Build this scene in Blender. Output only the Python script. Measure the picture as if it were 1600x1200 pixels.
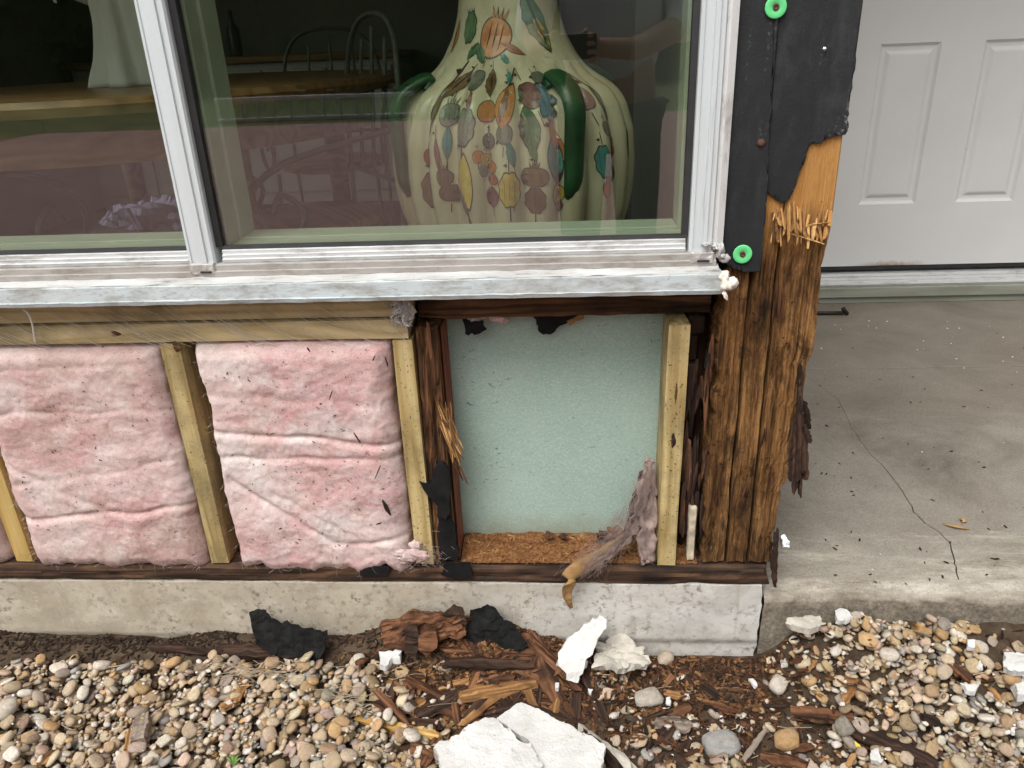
import bpy, bmesh, math, random
import numpy as np
from mathutils import Vector, Matrix, Euler, noise as mnoise
for o in list(bpy.data.objects): bpy.data.objects.remove(o)
S = bpy.context.scene
COL = S.collection
rnd = random.Random(7)
# ---------------------------------------------------------------- camera
F_PX, PITCH, YAW, ROLL = 1205.8, 0.4167, 0.0763, -0.0429
CAM = np.array([0.0, -1.2075, 0.9141])
_fw = np.array([-math.sin(YAW)*math.cos(PITCH), math.cos(YAW)*math.cos(PITCH), -math.sin(PITCH)])
_rt = np.array([math.cos(YAW), math.sin(YAW), 0.0]); _up = np.cross(_rt, _fw)
_r2 = math.cos(ROLL)*_rt + math.sin(ROLL)*_up; _u2 = -math.sin(ROLL)*_rt + math.cos(ROLL)*_up
cd = bpy.data.cameras.new('camera'); cam = bpy.data.objects.new('camera', cd); COL.objects.link(cam)
cd.sensor_fit = 'HORIZONTAL'; cd.sensor_width = 36; cd.lens = 36*F_PX/1600; cd.clip_start = 0.02; cd.clip_end = 600
cam.matrix_world = Matrix(((_r2[0], _u2[0], -_fw[0], CAM[0]), (_r2[1], _u2[1], -_fw[1], CAM[1]), (_r2[2], _u2[2], -_fw[2], CAM[2]), (0, 0, 0, 1)))
S.camera = cam
# ---------------------------------------------------------------- world, sun, exposure
SUN_EL, SUN_AZ = math.radians(58), math.radians(205)      # azimuth clockwise from +Y: high, behind the viewer's left
w = bpy.data.worlds.new('World'); S.world = w; w.use_nodes = True
wn = w.node_tree; bg = wn.nodes['Background']
sky = wn.nodes.new('ShaderNodeTexSky'); sky.sky_type = 'NISHITA'; sky.sun_disc = False
sky.sun_elevation = SUN_EL; sky.sun_rotation = SUN_AZ; sky.air_density = 1.0; sky.dust_density = 6.0; sky.ozone_density = 1.0
hs = wn.nodes.new('ShaderNodeHueSaturation'); hs.inputs['Saturation'].default_value = 0.22
wn.links.new(sky.outputs[0], hs.inputs['Color']); wn.links.new(hs.outputs[0], bg.inputs['Color']); bg.inputs['Strength'].default_value = 0.135
sl = bpy.data.lights.new('sun', 'SUN'); sl.energy = 1.45; sl.angle = math.radians(32); sl.color = (1.0, 0.97, 0.93)
so = bpy.data.objects.new('sun', sl); COL.objects.link(so)
_sd = Vector((math.sin(SUN_AZ)*math.cos(SUN_EL), math.cos(SUN_AZ)*math.cos(SUN_EL), math.sin(SUN_EL)))
so.rotation_euler = _sd.to_track_quat('Z', 'Y').to_euler(); so.location = (0, -6, 8)
vs = S.view_settings; vs.view_transform = 'Standard'; vs.look = 'None'; vs.exposure = 0.45; vs.gamma = 1.0; vs.use_curve_mapping = False
S.render.engine = 'CYCLES'; S.cycles.use_denoising = True; S.cycles.max_bounces = 6; S.cycles.diffuse_bounces = 3; S.cycles.glossy_bounces = 3; S.cycles.transparent_max_bounces = 10; S.cycles.sample_clamp_indirect = 4.0
S.cycles.caustics_reflective = False; S.cycles.caustics_refractive = False

# ---------------------------------------------------------------- helpers: pixel -> point on a real plane
def at(px, py, axis=1, val=0.0):
    d = _fw + ((px-800)*_r2 - (py-600)*_u2)/F_PX
    return CAM + (val-CAM[axis])/d[axis]*d
def nz(x, y=0.0, z=0.0): return mnoise.noise(Vector((x, y, z)))
def fr(x, y, z, o=4, h=1.0): return mnoise.fractal(Vector((x, y, z)), h, 2.0, o)
def smooth01(a, b, x):
    t = min(1, max(0, (x-a)/(b-a))); return t*t*(3-2*t)
# ---------------------------------------------------------------- helpers: objects
def link(o, parent=None):
    COL.objects.link(o)
    if parent is not None: o.parent = parent
    return o
def tag(o, label=None, cat=None, group=None, kind=None):
    if label: o['label'] = label
    if cat: o['category'] = cat
    if group: o['group'] = group
    if kind: o['kind'] = kind
    return o
def empty(name, loc, label=None, cat=None, group=None, kind=None):
    o = bpy.data.objects.new(name, None); o.location = loc; o.empty_display_size = 0.05
    return tag(link(o), label, cat, group, kind)
def wloc(o):
    l = Vector((0, 0, 0))
    while o is not None: l += o.location; o = o.parent
    return l
def mk(name, verts, faces, mat, parent=None, smooth=False, mats=None, fmat=None, origin=None):
    """mesh object from world-space verts; origin = base centre for a thing, parent's place for a part"""
    v = np.asarray(verts, float).reshape(-1, 3)
    if parent is not None:
        base = np.array(wloc(parent)); loc = (0, 0, 0)
    else:
        base = np.array([(v[:, 0].min()+v[:, 0].max())/2, (v[:, 1].min()+v[:, 1].max())/2, v[:, 2].min()]) if origin is None else np.array(origin, float)
        loc = tuple(base)
    me = bpy.data.meshes.new(name); me.from_pydata((v-base).tolist(), [], faces); me.update()
    for m in (mats or [mat]): me.materials.append(m)
    if fmat is not None: me.polygons.foreach_set('material_index', fmat)
    if smooth: me.polygons.foreach_set('use_smooth', [True]*len(me.polygons))
    o = bpy.data.objects.new(name, me); o.location = loc
    return link(o, parent)
def from_bm(name, bm, mat, parent=None, smooth=False, origin=None):
    bm.verts.ensure_lookup_table(); bm.verts.index_update()
    v = [tuple(x.co) for x in bm.verts]; f = [[x.index for x in q.verts] for q in bm.faces]; bm.free()
    return mk(name, v, f, mat, parent, smooth, origin=origin)
def bevelled(name, boxes, mat, parent=None, bev=0.002, origin=None):
    bm = bmesh.new()
    for (x0, x1, y0, y1, z0, z1) in boxes:
        r = bmesh.ops.create_cube(bm, size=1)['verts']
        for q in r: q.co = Vector(((x0+x1)/2+q.co.x*(x1-x0), (y0+y1)/2+q.co.y*(y1-y0), (z0+z1)/2+q.co.z*(z1-z0)))
    if bev: bmesh.ops.bevel(bm, geom=bm.edges[:], offset=bev, segments=1, affect='EDGES')
    return from_bm(name, bm, mat, parent, origin=origin)
def gridbox(x0, x1, y0, y1, z0, z1, step, disp=None):
    """box as a grid of quads on all faces; disp(p, nrm)->p moves each shared vertex"""
    n = [max(1, int(round(abs(b-a)/s))) for a, b, s in ((x0, x1, step[0]), (y0, y1, step[1]), (z0, z1, step[2]))]
    ax = [np.linspace(a, b, k+1) for a, b, k in ((x0, x1, n[0]), (y0, y1, n[1]), (z0, z1, n[2]))]
    idx = {}; V = []; Fc = []
    def vid(i, j, k):
        q = (i, j, k)
        if q not in idx:
            idx[q] = len(V)
            p = Vector((ax[0][i], ax[1][j], ax[2][k]))
            nr = Vector(((i == n[0])-(i == 0), (j == n[1])-(j == 0), (k == n[2])-(k == 0)))
            V.append(tuple(disp(p, nr) if disp else p))
        return idx[q]
    for i in range(n[0]):
        for k in range(n[2]):
            Fc.append([vid(i, 0, k), vid(i+1, 0, k), vid(i+1, 0, k+1), vid(i, 0, k+1)])
            Fc.append([vid(i, n[1], k), vid(i, n[1], k+1), vid(i+1, n[1], k+1), vid(i+1, n[1], k)])
    for j in range(n[1]):
        for k in range(n[2]):
            Fc.append([vid(0, j, k), vid(0, j, k+1), vid(0, j+1, k+1), vid(0, j+1, k)])
            Fc.append([vid(n[0], j, k), vid(n[0], j+1, k), vid(n[0], j+1, k+1), vid(n[0], j, k+1)])
    for i in range(n[0]):
        for j in range(n[1]):
            Fc.append([vid(i, j, 0), vid(i, j+1, 0), vid(i+1, j+1, 0), vid(i+1, j, 0)])
            Fc.append([vid(i, j, n[2]), vid(i+1, j, n[2]), vid(i+1, j+1, n[2]), vid(i, j+1, n[2])])
    return V, Fc
def tube_vf(pts, r, m=6, closed=False, V=None, Fc=None):
    V = [] if V is None else V; Fc = [] if Fc is None else Fc
    P = [Vector(p) for p in pts]; n = len(P); b0 = len(V); up = Vector((0.13, 0.31, 0.94))
    for i, p in enumerate(P):
        t = (P[min(i+1, n-1)] - P[max(i-1, 0)]).normalized()
        a = t.cross(up)
        if a.length < 1e-4: a = t.cross(Vector((1, 0, 0)))
        a.normalize(); b = t.cross(a); rr = r(i/(n-1)) if callable(r) else r
        for k in range(m):
            q = 2*math.pi*k/m; V.append(tuple(p + a*(rr*math.cos(q)) + b*(rr*math.sin(q))))
    for i in range(n-1):
        for k in range(m):
            Fc.append([b0+i*m+k, b0+i*m+(k+1) % m, b0+(i+1)*m+(k+1) % m, b0+(i+1)*m+k])
    Fc.append([b0+k for k in range(m)][::-1]); Fc.append([b0+(n-1)*m+k for k in range(m)])
    return V, Fc
def tube(name, pts, r, mat, parent=None, m=8):
    V, Fc = tube_vf(pts, r, m); return mk(name, V, Fc, mat, parent, True)
def spline(pts, n=8):
    P = [Vector(p) for p in pts]; out = []
    for i in range(len(P)-1):
        a, b, c, d = P[max(i-1, 0)], P[i], P[i+1], P[min(i+2, len(P)-1)]
        for k in range(n):
            t = k/n; out.append(0.5*((2*b)+(c-a)*t+(2*a-5*b+4*c-d)*t*t+(3*b-a-3*c+d)*t*t*t))
    out.append(P[-1]); return out
def extrude_x(name, prof, x0, x1, mat, parent=None, nseg=1, jit=0.0):
    """profile [(y,z)...] (closed loop) swept along X"""
    V = []; Fc = []; m = len(prof)
    for i in range(nseg+1):
        x = x0+(x1-x0)*i/nseg
        for k, (y, z) in enumerate(prof):
            V.append((x, y+jit*nz(x*30, k*3.1), z+jit*nz(x*30, k*3.1, 9)))
    for i in range(nseg):
        for k in range(m): Fc.append([i*m+k, (i+1)*m+k, (i+1)*m+(k+1) % m, i*m+(k+1) % m])
    Fc.append(list(range(m))); Fc.append([nseg*m+k for k in range(m)][::-1])
    return mk(name, V, Fc, mat, parent)
def extrude_z(name, prof, z0, z1, mat, parent=None, lean=0.0):
    V = [(x, y, z0) for x, y in prof]+[(x, y, z1) for x, y in prof]; m = len(prof)
    Fc = [[k, (k+1) % m, m+(k+1) % m, m+k] for k in range(m)]+[list(range(m))[::-1], [m+k for k in range(m)]]
    return mk(name, V, Fc, mat, parent)
def slab_poly(name, pts, vec, mat, parent=None, origin=None):
    """outline (3D, planar enough) given a thickness vector"""
    n = len(pts); V = [tuple(p) for p in pts]+[tuple(np.array(p)+np.array(vec)) for p in pts]
    Fc = [list(range(n)), [n+k for k in range(n)][::-1]]+[[k, n+k, n+(k+1) % n, (k+1) % n] for k in range(n)]
    return mk(name, V, Fc, mat, parent, origin=origin)
# ---------------------------------------------------------------- helpers: materials
class N:
    def __init__(s, name):
        s.m = bpy.data.materials.new(name); s.m.use_nodes = True; s.t = s.m.node_tree
        s.p = s.t.nodes['Principled BSDF']; s._v = None
    def add(s, typ, **kw):
        n = s.t.nodes.new('ShaderNode'+typ)
        for k, v in kw.items(): setattr(n, k, v)
        return n
    def put(s, sock, v):
        if isinstance(v, bpy.types.NodeSocket): s.t.links.new(v, sock)
        elif v is not None:
            if isinstance(v, (tuple, list)) and len(v) == 3 and sock.type == 'RGBA': v = (*v, 1)
            sock.default_value = v
    def vec(s, sc=(1, 1, 1), rand=True, coord='Object'):
        tc = s.add('TexCoord'); v = tc.outputs[coord]
        if rand:
            oi = s.add('ObjectInfo'); a = s.add('VectorMath', operation='SCALE'); a.inputs[0].default_value = (31.7, 17.3, 53.1)
            s.put(a.inputs['Scale'], oi.outputs['Random']); b = s.add('VectorMath', operation='ADD'); s.put(b.inputs[0], v); s.put(b.inputs[1], a.outputs[0]); v = b.outputs[0]
        if sc != (1, 1, 1):
            c = s.add('VectorMath', operation='MULTIPLY'); s.put(c.inputs[0], v); c.inputs[1].default_value = sc; v = c.outputs[0]
        return v
    def noise(s, v, scale, detail=4, rough=0.55, dist=0.0):
        n = s.add('TexNoise'); s.put(n.inputs['Vector'], v); n.inputs['Scale'].default_value = scale; n.inputs['Detail'].default_value = detail
        n.inputs['Roughness'].default_value = rough; n.inputs['Distortion'].default_value = dist; return n.outputs['Fac']
    def vor(s, v, scale, feature='F1', out='Distance', rand=1.0):
        n = s.add('TexVoronoi', feature=feature); s.put(n.inputs['Vector'], v); n.inputs['Scale'].default_value = scale; n.inputs['Randomness'].default_value = rand; return n.outputs[out]
    def ramp(s, f, stops, interp='LINEAR'):
        n = s.add('ValToRGB'); cr = n.color_ramp; cr.interpolation = interp; s.put(n.inputs[0], f)
        while len(cr.elements) < len(stops): cr.elements.new(0.5)
        for e, (p, c) in zip(cr.elements, stops):
            e.position = p; e.color = (c, c, c, 1) if isinstance(c, (int, float)) else (*c, 1)
        return n.outputs[0]
    def mix(s, f, a, b, mode='MIX'):
        n = s.add('Mix', data_type='RGBA', blend_type=mode); s.put(n.inputs[0], f); s.put(n.inputs[6], a); s.put(n.inputs[7], b); return n.outputs[2]
    def math(s, op, a, b=0.0):
        n = s.add('Math', operation=op); s.put(n.inputs[0], a); s.put(n.inputs[1], b); return n.outputs[0]
    def sep(s, v):
        n = s.add('SeparateXYZ'); s.put(n.inputs[0], v); return n.outputs
    def bump(s, h, strength=0.4, dist=0.002, nrm=None):
        n = s.add('Bump'); n.inputs['Strength'].default_value = strength; n.inputs['Distance'].default_value = dist; s.put(n.inputs['Height'], h)
        if nrm is not None: s.put(n.inputs['Normal'], nrm)
        return n.outputs[0]
    def done(s, col, rough=0.8, nrm=None, metal=0.0, spec=None, **kw):
        s.put(s.p.inputs['Base Color'], col); s.put(s.p.inputs['Roughness'], rough); s.p.inputs['Metallic'].default_value = metal
        if spec is not None: s.p.inputs['Specular IOR Level'].default_value = spec
        if nrm is not None: s.put(s.p.inputs['Normal'], nrm)
        for k, v in kw.items(): s.put(s.p.inputs[k.replace('_', ' ')], v)
        return s.m
def grain_vec(n, axis, k=0.07):
    sc = [1, 1, 1]; sc[axis] = k; return n.vec(tuple(sc))
def wood(name, axis, dark, mid, light, ring=16, fine=140, stain=None, stain_amt=0.5, stain_sc=6, rough=0.75, bump=0.35, specks=0.0, crack=0.0, knots=False):
    n = N(name); v = grain_vec(n, axis); v0 = n.vec()
    base = n.noise(v, ring, 2, 0.5, 0.3); rings = n.math('PINGPONG', n.math('MULTIPLY', base, 9.0), 0.5); rings = n.math('MULTIPLY', rings, 2.0)
    fine_n = n.noise(grain_vec(n, axis, 0.03), fine, 5, 0.65)
    g = n.math('ADD', n.math('MULTIPLY', rings, 0.45), n.math('MULTIPLY', fine_n, 0.6))
    c = n.ramp(g, [(0.15, dark), (0.5, mid), (0.85, light)])
    if stain:
        sf = n.ramp(n.noise(v0, stain_sc, 5, 0.65), [(0.62-0.3*stain_amt, 0.0), (0.78-0.25*stain_amt, 1.0)])
        c = n.mix(n.math('MULTIPLY', sf, 0.85), c, stain)
    h = fine_n
    if crack:
        cr = n.ramp(n.noise(grain_vec(n, axis, 0.02), 42, 3, 0.6), [(0.40, 1.0), (0.46, 0.0)])
        c = n.mix(n.math('MULTIPLY', cr, crack), c, tuple(x*0.25 for x in dark)); h = n.math('SUBTRACT', fine_n, n.math('MULTIPLY', cr, 0.8))
    if knots:
        kv = [1.0, 1.0, 1.0]; kv[axis] = 0.55; kd = n.vor(n.vec(tuple(kv)), 7.5); c = n.mix(n.ramp(kd, [(0.030, 0.9), (0.075, 0.0)]), c, tuple(x*0.22 for x in mid)); c = n.mix(n.ramp(kd, [(0.07, 0.35), (0.17, 0.0)]), c, tuple(x*0.55 for x in mid))
    if specks:
        sp = n.ramp(n.noise(v0, 190, 3, 0.6), [(0.69-0.06*specks, 0.0), (0.72-0.06*specks, 1.0)])
        c = n.mix(n.math('MULTIPLY', sp, 0.8), c, (0.03, 0.02, 0.012))
    return n.done(c, rough, n.bump(h, bump, 0.003), spec=0.25)
def plain(name, col, rough=0.6, metal=0.0, var=0.12, sc=20, bump=0.1, spec=None):
    n = N(name); f = n.noise(n.vec(), sc, 5, 0.6)
    c = n.ramp(f, [(0.25, tuple(x*(1-var) for x in col)), (0.75, tuple(min(1, x*(1+var)) for x in col))])
    return n.done(c, rough, n.bump(n.noise(n.vec(), sc*8, 3), bump, 0.001) if bump else None, metal, spec)
# ================================================================ materials
M = {}
# foundation: limewashed concrete, tan and speckled with splashed soil
n = N('foundation_concrete'); v = n.vec(rand=False); sx = n.sep(v)
white = n.ramp(n.noise(v, 5, 6, 0.65), [(0.3, (0.44, 0.42, 0.375)), (0.5, (0.56, 0.55, 0.515)), (0.75, (0.66, 0.65, 0.625))])
tan = n.ramp(n.noise(v, 9, 6, 0.7), [(0.3, (0.34, 0.29, 0.215)), (0.6, (0.49, 0.44, 0.35)), (0.8, (0.57, 0.53, 0.45))])
side = n.math('ADD', n.math('MULTIPLY', sx[0], -1.6), n.math('MULTIPLY', n.noise(v, 4, 5, 0.6), 1.1))
c = n.mix(n.ramp(side, [(0.45, 0.0), (1.15, 1.0)]), white, tan)
low = n.ramp(n.math('ADD', sx[2], n.math('MULTIPLY', n.noise(v, 14, 5, 0.7), 0.10)), [(0.085, 1.0), (0.16, 0.0)])
c = n.mix(n.math('MULTIPLY', low, 0.7), c, (0.20, 0.155, 0.10))
drip = n.ramp(n.noise(n.vec((1, 1, 0.12), rand=False), 26, 4, 0.6), [(0.60, 0.0), (0.72, 1.0)])
c = n.mix(n.math('MULTIPLY', drip, 0.5), c, (0.27, 0.215, 0.15)); soft = n.ramp(n.noise(n.vec((0.5, 1, 1.2), rand=False), 7, 5, 0.65), [(0.48, 0.0), (0.70, 0.55)]); c = n.mix(soft, c, (0.36, 0.315, 0.245))
sp = n.ramp(n.noise(v, 75, 6, 0.8), [(0.535, 0.0), (0.60, 1.0)])
spm = n.math('MULTIPLY', sp, n.ramp(n.noise(v, 4.5, 5, 0.7), [(0.42, 0.05), (0.64, 0.9)]))
c = n.mix(spm, c, (0.12, 0.09, 0.06)); pat = n.ramp(n.noise(n.vec((0.7, 1, 1.6), rand=False), 15, 7, 0.75, 0.5), [(0.50, 0.0), (0.72, 0.5)]); c = n.mix(pat, c, (0.34, 0.29, 0.22)); sc1 = n.ramp(n.noise(v, 28, 6, 0.8), [(0.56, 0.0), (0.64, 0.55)]); c = n.mix(n.math('MULTIPLY', sc1, 0.4), c, (0.70, 0.69, 0.66))
M['foundation'] = n.done(c, 0.9, n.bump(n.math('ADD', n.noise(v, 60, 6, 0.7), n.math('MULTIPLY', sp, -0.3)), 0.4, 0.003), spec=0.2)
# porch concrete, worn and damp towards the house
n = N('porch_concrete'); v = n.vec(rand=False); sx = n.sep(v)
c = n.ramp(n.noise(v, 3.2, 8, 0.68, 0.4), [(0.28, (0.105, 0.090, 0.070)), (0.46, (0.205, 0.184, 0.150)), (0.62, (0.262, 0.240, 0.200)), (0.8, (0.35, 0.32, 0.265))])
wear = n.ramp(n.math('SUBTRACT', n.noise(n.vec((0.45, 2.2, 1), rand=False), 5, 7, 0.7), n.math('MULTIPLY', sx[1], 1.3)), [(0.26, 0.0), (0.40, 1.0)])
worn = n.ramp(n.noise(n.vec((0.5, 2.0, 1), rand=False), 10, 7, 0.75), [(0.36, (0.16, 0.135, 0.10)), (0.55, (0.38, 0.35, 0.29)), (0.70, (0.52, 0.49, 0.42))])
c = n.mix(wear, c, worn)
back = n.ramp(n.math('ADD', sx[1], n.math('MULTIPLY', n.noise(n.vec((0.5, 2, 1), rand=False), 3, 5, 0.6), 0.5)), [(0.95, 0.0), (1.35, 1.0)])
c = n.mix(n.math('MULTIPLY', back, 0.5), c, (0.15, 0.125, 0.095)); pores = n.noise(v, 230, 5, 0.8); c = n.mix(n.ramp(pores, [(0.36, 0.45), (0.50, 0.0)]), c, (0.10, 0.085, 0.065)); c = n.mix(n.ramp(pores, [(0.56, 0.0), (0.70, 0.4)]), c, (0.50, 0.47, 0.41))
sp = n.ramp(n.noise(v, 55, 5, 0.75), [(0.66, 0.0), (0.70, 1.0)]); c = n.mix(n.math('MULTIPLY', sp, 0.6), c, (0.06, 0.05, 0.04))
edge = n.ramp(sx[2], [(0.120, 1.0), (0.150, 0.0)]); ag = n.ramp(n.noise(v, 130, 4, 0.8), [(0.35, (0.085, 0.070, 0.050)), (0.65, (0.30, 0.26, 0.20))])
c = n.mix(n.math('MULTIPLY', edge, 0.85), c, ag)
M['porch'] = n.done(c, n.ramp(n.noise(v, 4, 4), [(0.3, 0.45), (0.7, 0.85)]), n.bump(n.noise(v, 70, 6, 0.75), 0.35, 0.003), spec=0.35)
# soil
n = N('soil'); v = n.vec(rand=False)
c = n.ramp(n.noise(v, 30, 8, 0.75), [(0.3, (0.045, 0.030, 0.020)), (0.55, (0.11, 0.078, 0.052)), (0.75, (0.20, 0.15, 0.10))])
M['soil'] = n.done(c, 0.95, n.bump(n.noise(v, 90, 8, 0.8), 1.0, 0.008), spec=0.15)
# window aluminium, weathered anodised / painted
def alu(name, tone, dirt, blue=0.0, st=(0.35, 1, 1)):
    n = N(name); v = n.vec(rand=False)
    c = n.ramp(n.noise(n.vec(st, rand=False), 22, 6, 0.7), [(0.3, tuple(x*0.86 for x in tone)), (0.65, tone)])
    if blue:
        c = n.mix(n.ramp(n.noise(n.vec((0.3, 1, 1), rand=False), 9, 5, 0.65), [(0.42, 0.0), (0.56, blue)]), c, (0.50, 0.60, 0.62))
        vv = n.vec((0.55, 1, 1), rand=False); line = n.vor(n.mix(0.06, vv, n.add('TexNoise').outputs['Color']), 26, 'DISTANCE_TO_EDGE')
        c = n.mix(n.math('MULTIPLY', n.ramp(line, [(0.0, 1.0), (0.028, 0.0)]), 0.55), c, (0.22, 0.21, 0.19))
    d = n.ramp(n.noise(n.vec(st, rand=False), 34, 7, 0.75), [(0.56-0.1*dirt, 0.0), (0.74-0.1*dirt, 1.0)])
    c = n.mix(n.math('MULTIPLY', d, 0.75), c, (0.24, 0.215, 0.18))
    sp = n.ramp(n.noise(v, 260, 3, 0.6), [(0.68, 0.0), (0.72, 1.0)]); c = n.mix(n.math('MULTIPLY', sp, 0.6*dirt), c, (0.08, 0.07, 0.06))
    return n.done(c, 0.42, n.bump(n.noise(v, 120, 5, 0.7), 0.18, 0.002), 0.15, 0.5)
M['alu'] = alu('window_aluminium', (0.64, 0.70, 0.71), -0.35, 0.0, (1, 1, 0.06))
M['alu_chip'] = alu('chipped_flange', (0.70, 0.72, 0.71), 0.25, 0.0, (1, 1, 0.3))
M['alu_low'] = alu('window_rail_aluminium', (0.70, 0.725, 0.72), 0.65)
M['alu_sill'] = alu('sill_aluminium', (0.53, 0.565, 0.56), 0.85, 0.55)
M['alu_grimy'] = alu('grimy_aluminium', (0.47, 0.46, 0.43), 0.95)
n = N('dirty_caulk'); v = n.vec(rand=False)
c = n.ramp(n.noise(n.vec((0.2, 1, 1), rand=False), 40, 6, 0.75), [(0.30, (0.12, 0.11, 0.095)), (0.42, (0.42, 0.415, 0.40)), (0.64, (0.56, 0.57, 0.56)), (0.8, (0.56, 0.50, 0.42))])
M['caulk'] = n.done(c, 0.8, n.bump(n.noise(v, 150, 5), 0.5, 0.002))
M['caulk_white'] = plain('white_caulk', (0.72, 0.68, 0.60), 0.55, var=0.15, sc=40)
M['gasket'] = plain('black_gasket', (0.018, 0.018, 0.019), 0.6, var=0.4)
n = N('painted_reveal'); v = n.vec(rand=False)
M['reveal'] = n.done(n.ramp(n.noise(v, 12, 5), [(0.3, (0.40, 0.45, 0.36)), (0.7, (0.47, 0.52, 0.42))]), 0.45, None)
# glass: thin insulated pane, reflection by Fresnel, slight green tint
n = N('window_glass'); lw = n.add('LayerWeight'); lw.inputs['Blend'].default_value = 0.5; sch = n.math('ADD', n.math('MULTIPLY', n.math('POWER', lw.outputs['Facing'], 5.0), 0.89), 0.10)
tr = n.add('BsdfTransparent'); tr.inputs['Color'].default_value = (0.85, 0.885, 0.84, 1); gl = n.add('BsdfGlossy'); gl.inputs['Roughness'].default_value = 0.012
mx = n.add('MixShader'); n.put(mx.inputs[0], sch); n.t.links.new(tr.outputs[0], mx.inputs[1]); n.t.links.new(gl.outputs[0], mx.inputs[2])
wv = n.noise(n.vec(rand=False), 3.0, 1); n.put(gl.inputs['Normal'], n.bump(wv, 0.02, 0.01))
n.t.links.new(mx.outputs[0], n.t.nodes['Material Output'].inputs['Surface']); M['glass'] = n.m
# lumber
M['treated_z'] = wood('treated_lumber_upright', 2, (0.22, 0.145, 0.052), (0.42, 0.315, 0.135), (0.56, 0.45, 0.23), 16, 150, (0.20, 0.155, 0.075), 0.5, 6, 0.75, 0.5, specks=1.0, knots=True)
M['treated_x'] = wood('treated_lumber_flat', 0, (0.27, 0.195, 0.09), (0.46, 0.36, 0.18), (0.56, 0.46, 0.26), 15, 120, (0.20, 0.16, 0.08), 0.45, 5, 0.75, 0.3, knots=True)
M['treated_orange'] = wood('treated_lumber_orange', 2, (0.26, 0.15, 0.045), (0.42, 0.28, 0.09), (0.52, 0.38, 0.15), 11, 110, rough=0.7, bump=0.3)
M['plate'] = wood('dark_sole_plate', 0, (0.016, 0.010, 0.007), (0.055, 0.030, 0.018), (0.13, 0.070, 0.038), 18, 120, (0.010, 0.008, 0.007), 0.55, 7, 0.85, 0.7, crack=0.6)
M['header'] = wood('dark_header', 0, (0.020, 0.011, 0.006), (0.070, 0.036, 0.016), (0.17, 0.085, 0.035), 20, 120, (0.012, 0.009, 0.007), 0.5, 6, 0.85, 0.6, crack=0.5)
M['oldstud'] = wood('rotten_stud', 2, (0.025, 0.012, 0.006), (0.12, 0.055, 0.022), (0.26, 0.125, 0.05), 20, 120, (0.010, 0.008, 0.007), 0.62, 7, 0.9, 0.9, crack=0.7)
M['redside'] = wood('red_stained_stud_side', 2, (0.11, 0.030, 0.018), (0.21, 0.062, 0.035), (0.28, 0.10, 0.055), 14, 120, (0.07, 0.035, 0.02), 0.35, 8, 0.8, 0.4)
M['charred'] = wood('cube_rotted_wood', 2, (0.012, 0.007, 0.005), (0.040, 0.020, 0.012), (0.085, 0.042, 0.022), 20, 110, (0.008, 0.006, 0.006), 0.5, 8, 0.95, 0.9)
M['paleslat'] = plain('pale_mouldy_wood', (0.50, 0.43, 0.32), 0.9, var=0.55, sc=70, bump=0.6)
# corner post: clean orange pine above, brown rotted fibres below
n = N('corner_post_wood'); v = n.vec(rand=False); sx = n.sep(v)
fine = n.noise(n.vec((1, 1, 0.025), rand=False), 190, 6, 0.7); med = n.noise(n.vec((1, 1, 0.03), rand=False), 44, 5, 0.65, 0.0); blot = n.noise(n.vec((1, 1, 0.10), rand=False), 34, 8, 0.8)
clean = n.ramp(n.math('ADD', n.math('MULTIPLY', fine, 0.45), n.math('MULTIPLY', med, 0.6)), [(0.35, (0.36, 0.155, 0.040)), (0.52, (0.54, 0.275, 0.085)), (0.75, (0.62, 0.36, 0.14))])
g = n.math('ADD', n.math('MULTIPLY', fine, 0.45), n.math('MULTIPLY', blot, 0.75))
rot = n.ramp(g, [(0.43, (0.012, 0.007, 0.004)), (0.52, (0.080, 0.038, 0.014)), (0.61, (0.20, 0.098, 0.034)), (0.76, (0.46, 0.25, 0.095))])
dk = n.ramp(n.noise(n.vec((1, 1, 0.3), rand=False), 15, 8, 0.8), [(0.50, 0.0), (0.66, 0.85)]); rot = n.mix(dk, rot, (0.014, 0.009, 0.006)); bk = n.ramp(n.noise(n.vec((1, 1, 0.5), rand=False), 13, 8, 0.78, 0.6), [(0.56, 0.0), (0.63, 0.9)]); rot = n.mix(n.math('MULTIPLY', bk, 0.7), rot, (0.012, 0.009, 0.007)); bz_ = n.math('MULTIPLY', n.ramp(sx[2], [(0.02, 0.65), (0.28, 0.0)]), n.ramp(n.noise(n.vec((1, 1, 0.25), rand=False), 24, 7, 0.78), [(0.38, 0.0), (0.58, 1.0)])); rot = n.mix(bz_, rot, (0.022, 0.013, 0.009)); chk = n.ramp(n.noise(n.vec((0.22, 1, 1), rand=False), 85, 4, 0.7, 0.4), [(0.60, 0.0), (0.66, 0.8)]); chk = n.math('MULTIPLY', chk, n.ramp(n.noise(v, 12, 4), [(0.48, 0.0), (0.6, 1.0)])); rot = n.mix(chk, rot, (0.02, 0.011, 0.006)); hl = n.ramp(n.noise(n.vec((1, 1, 0.05), rand=False), 120, 4, 0.7), [(0.60, 0.0), (0.70, 0.5)]); rot = n.mix(hl, rot, (0.42, 0.24, 0.10))
zf = n.math('ADD', sx[2], n.math('MULTIPLY', n.math('SUBTRACT', n.noise(n.vec((1, 1, 0.3), rand=False), 22, 5, 0.7), 0.5), 0.10))
f = n.ramp(n.math('DIVIDE', n.math('ADD', zf, n.math('MULTIPLY', n.math('SUBTRACT', n.noise(n.vec((1, 1, 0.06), rand=False), 60, 5, 0.75), 0.5), 0.16)), 2.0), [(0.300, 0.0), (0.335, 1.0)])
c = n.mix(f, rot, clean)
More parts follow.
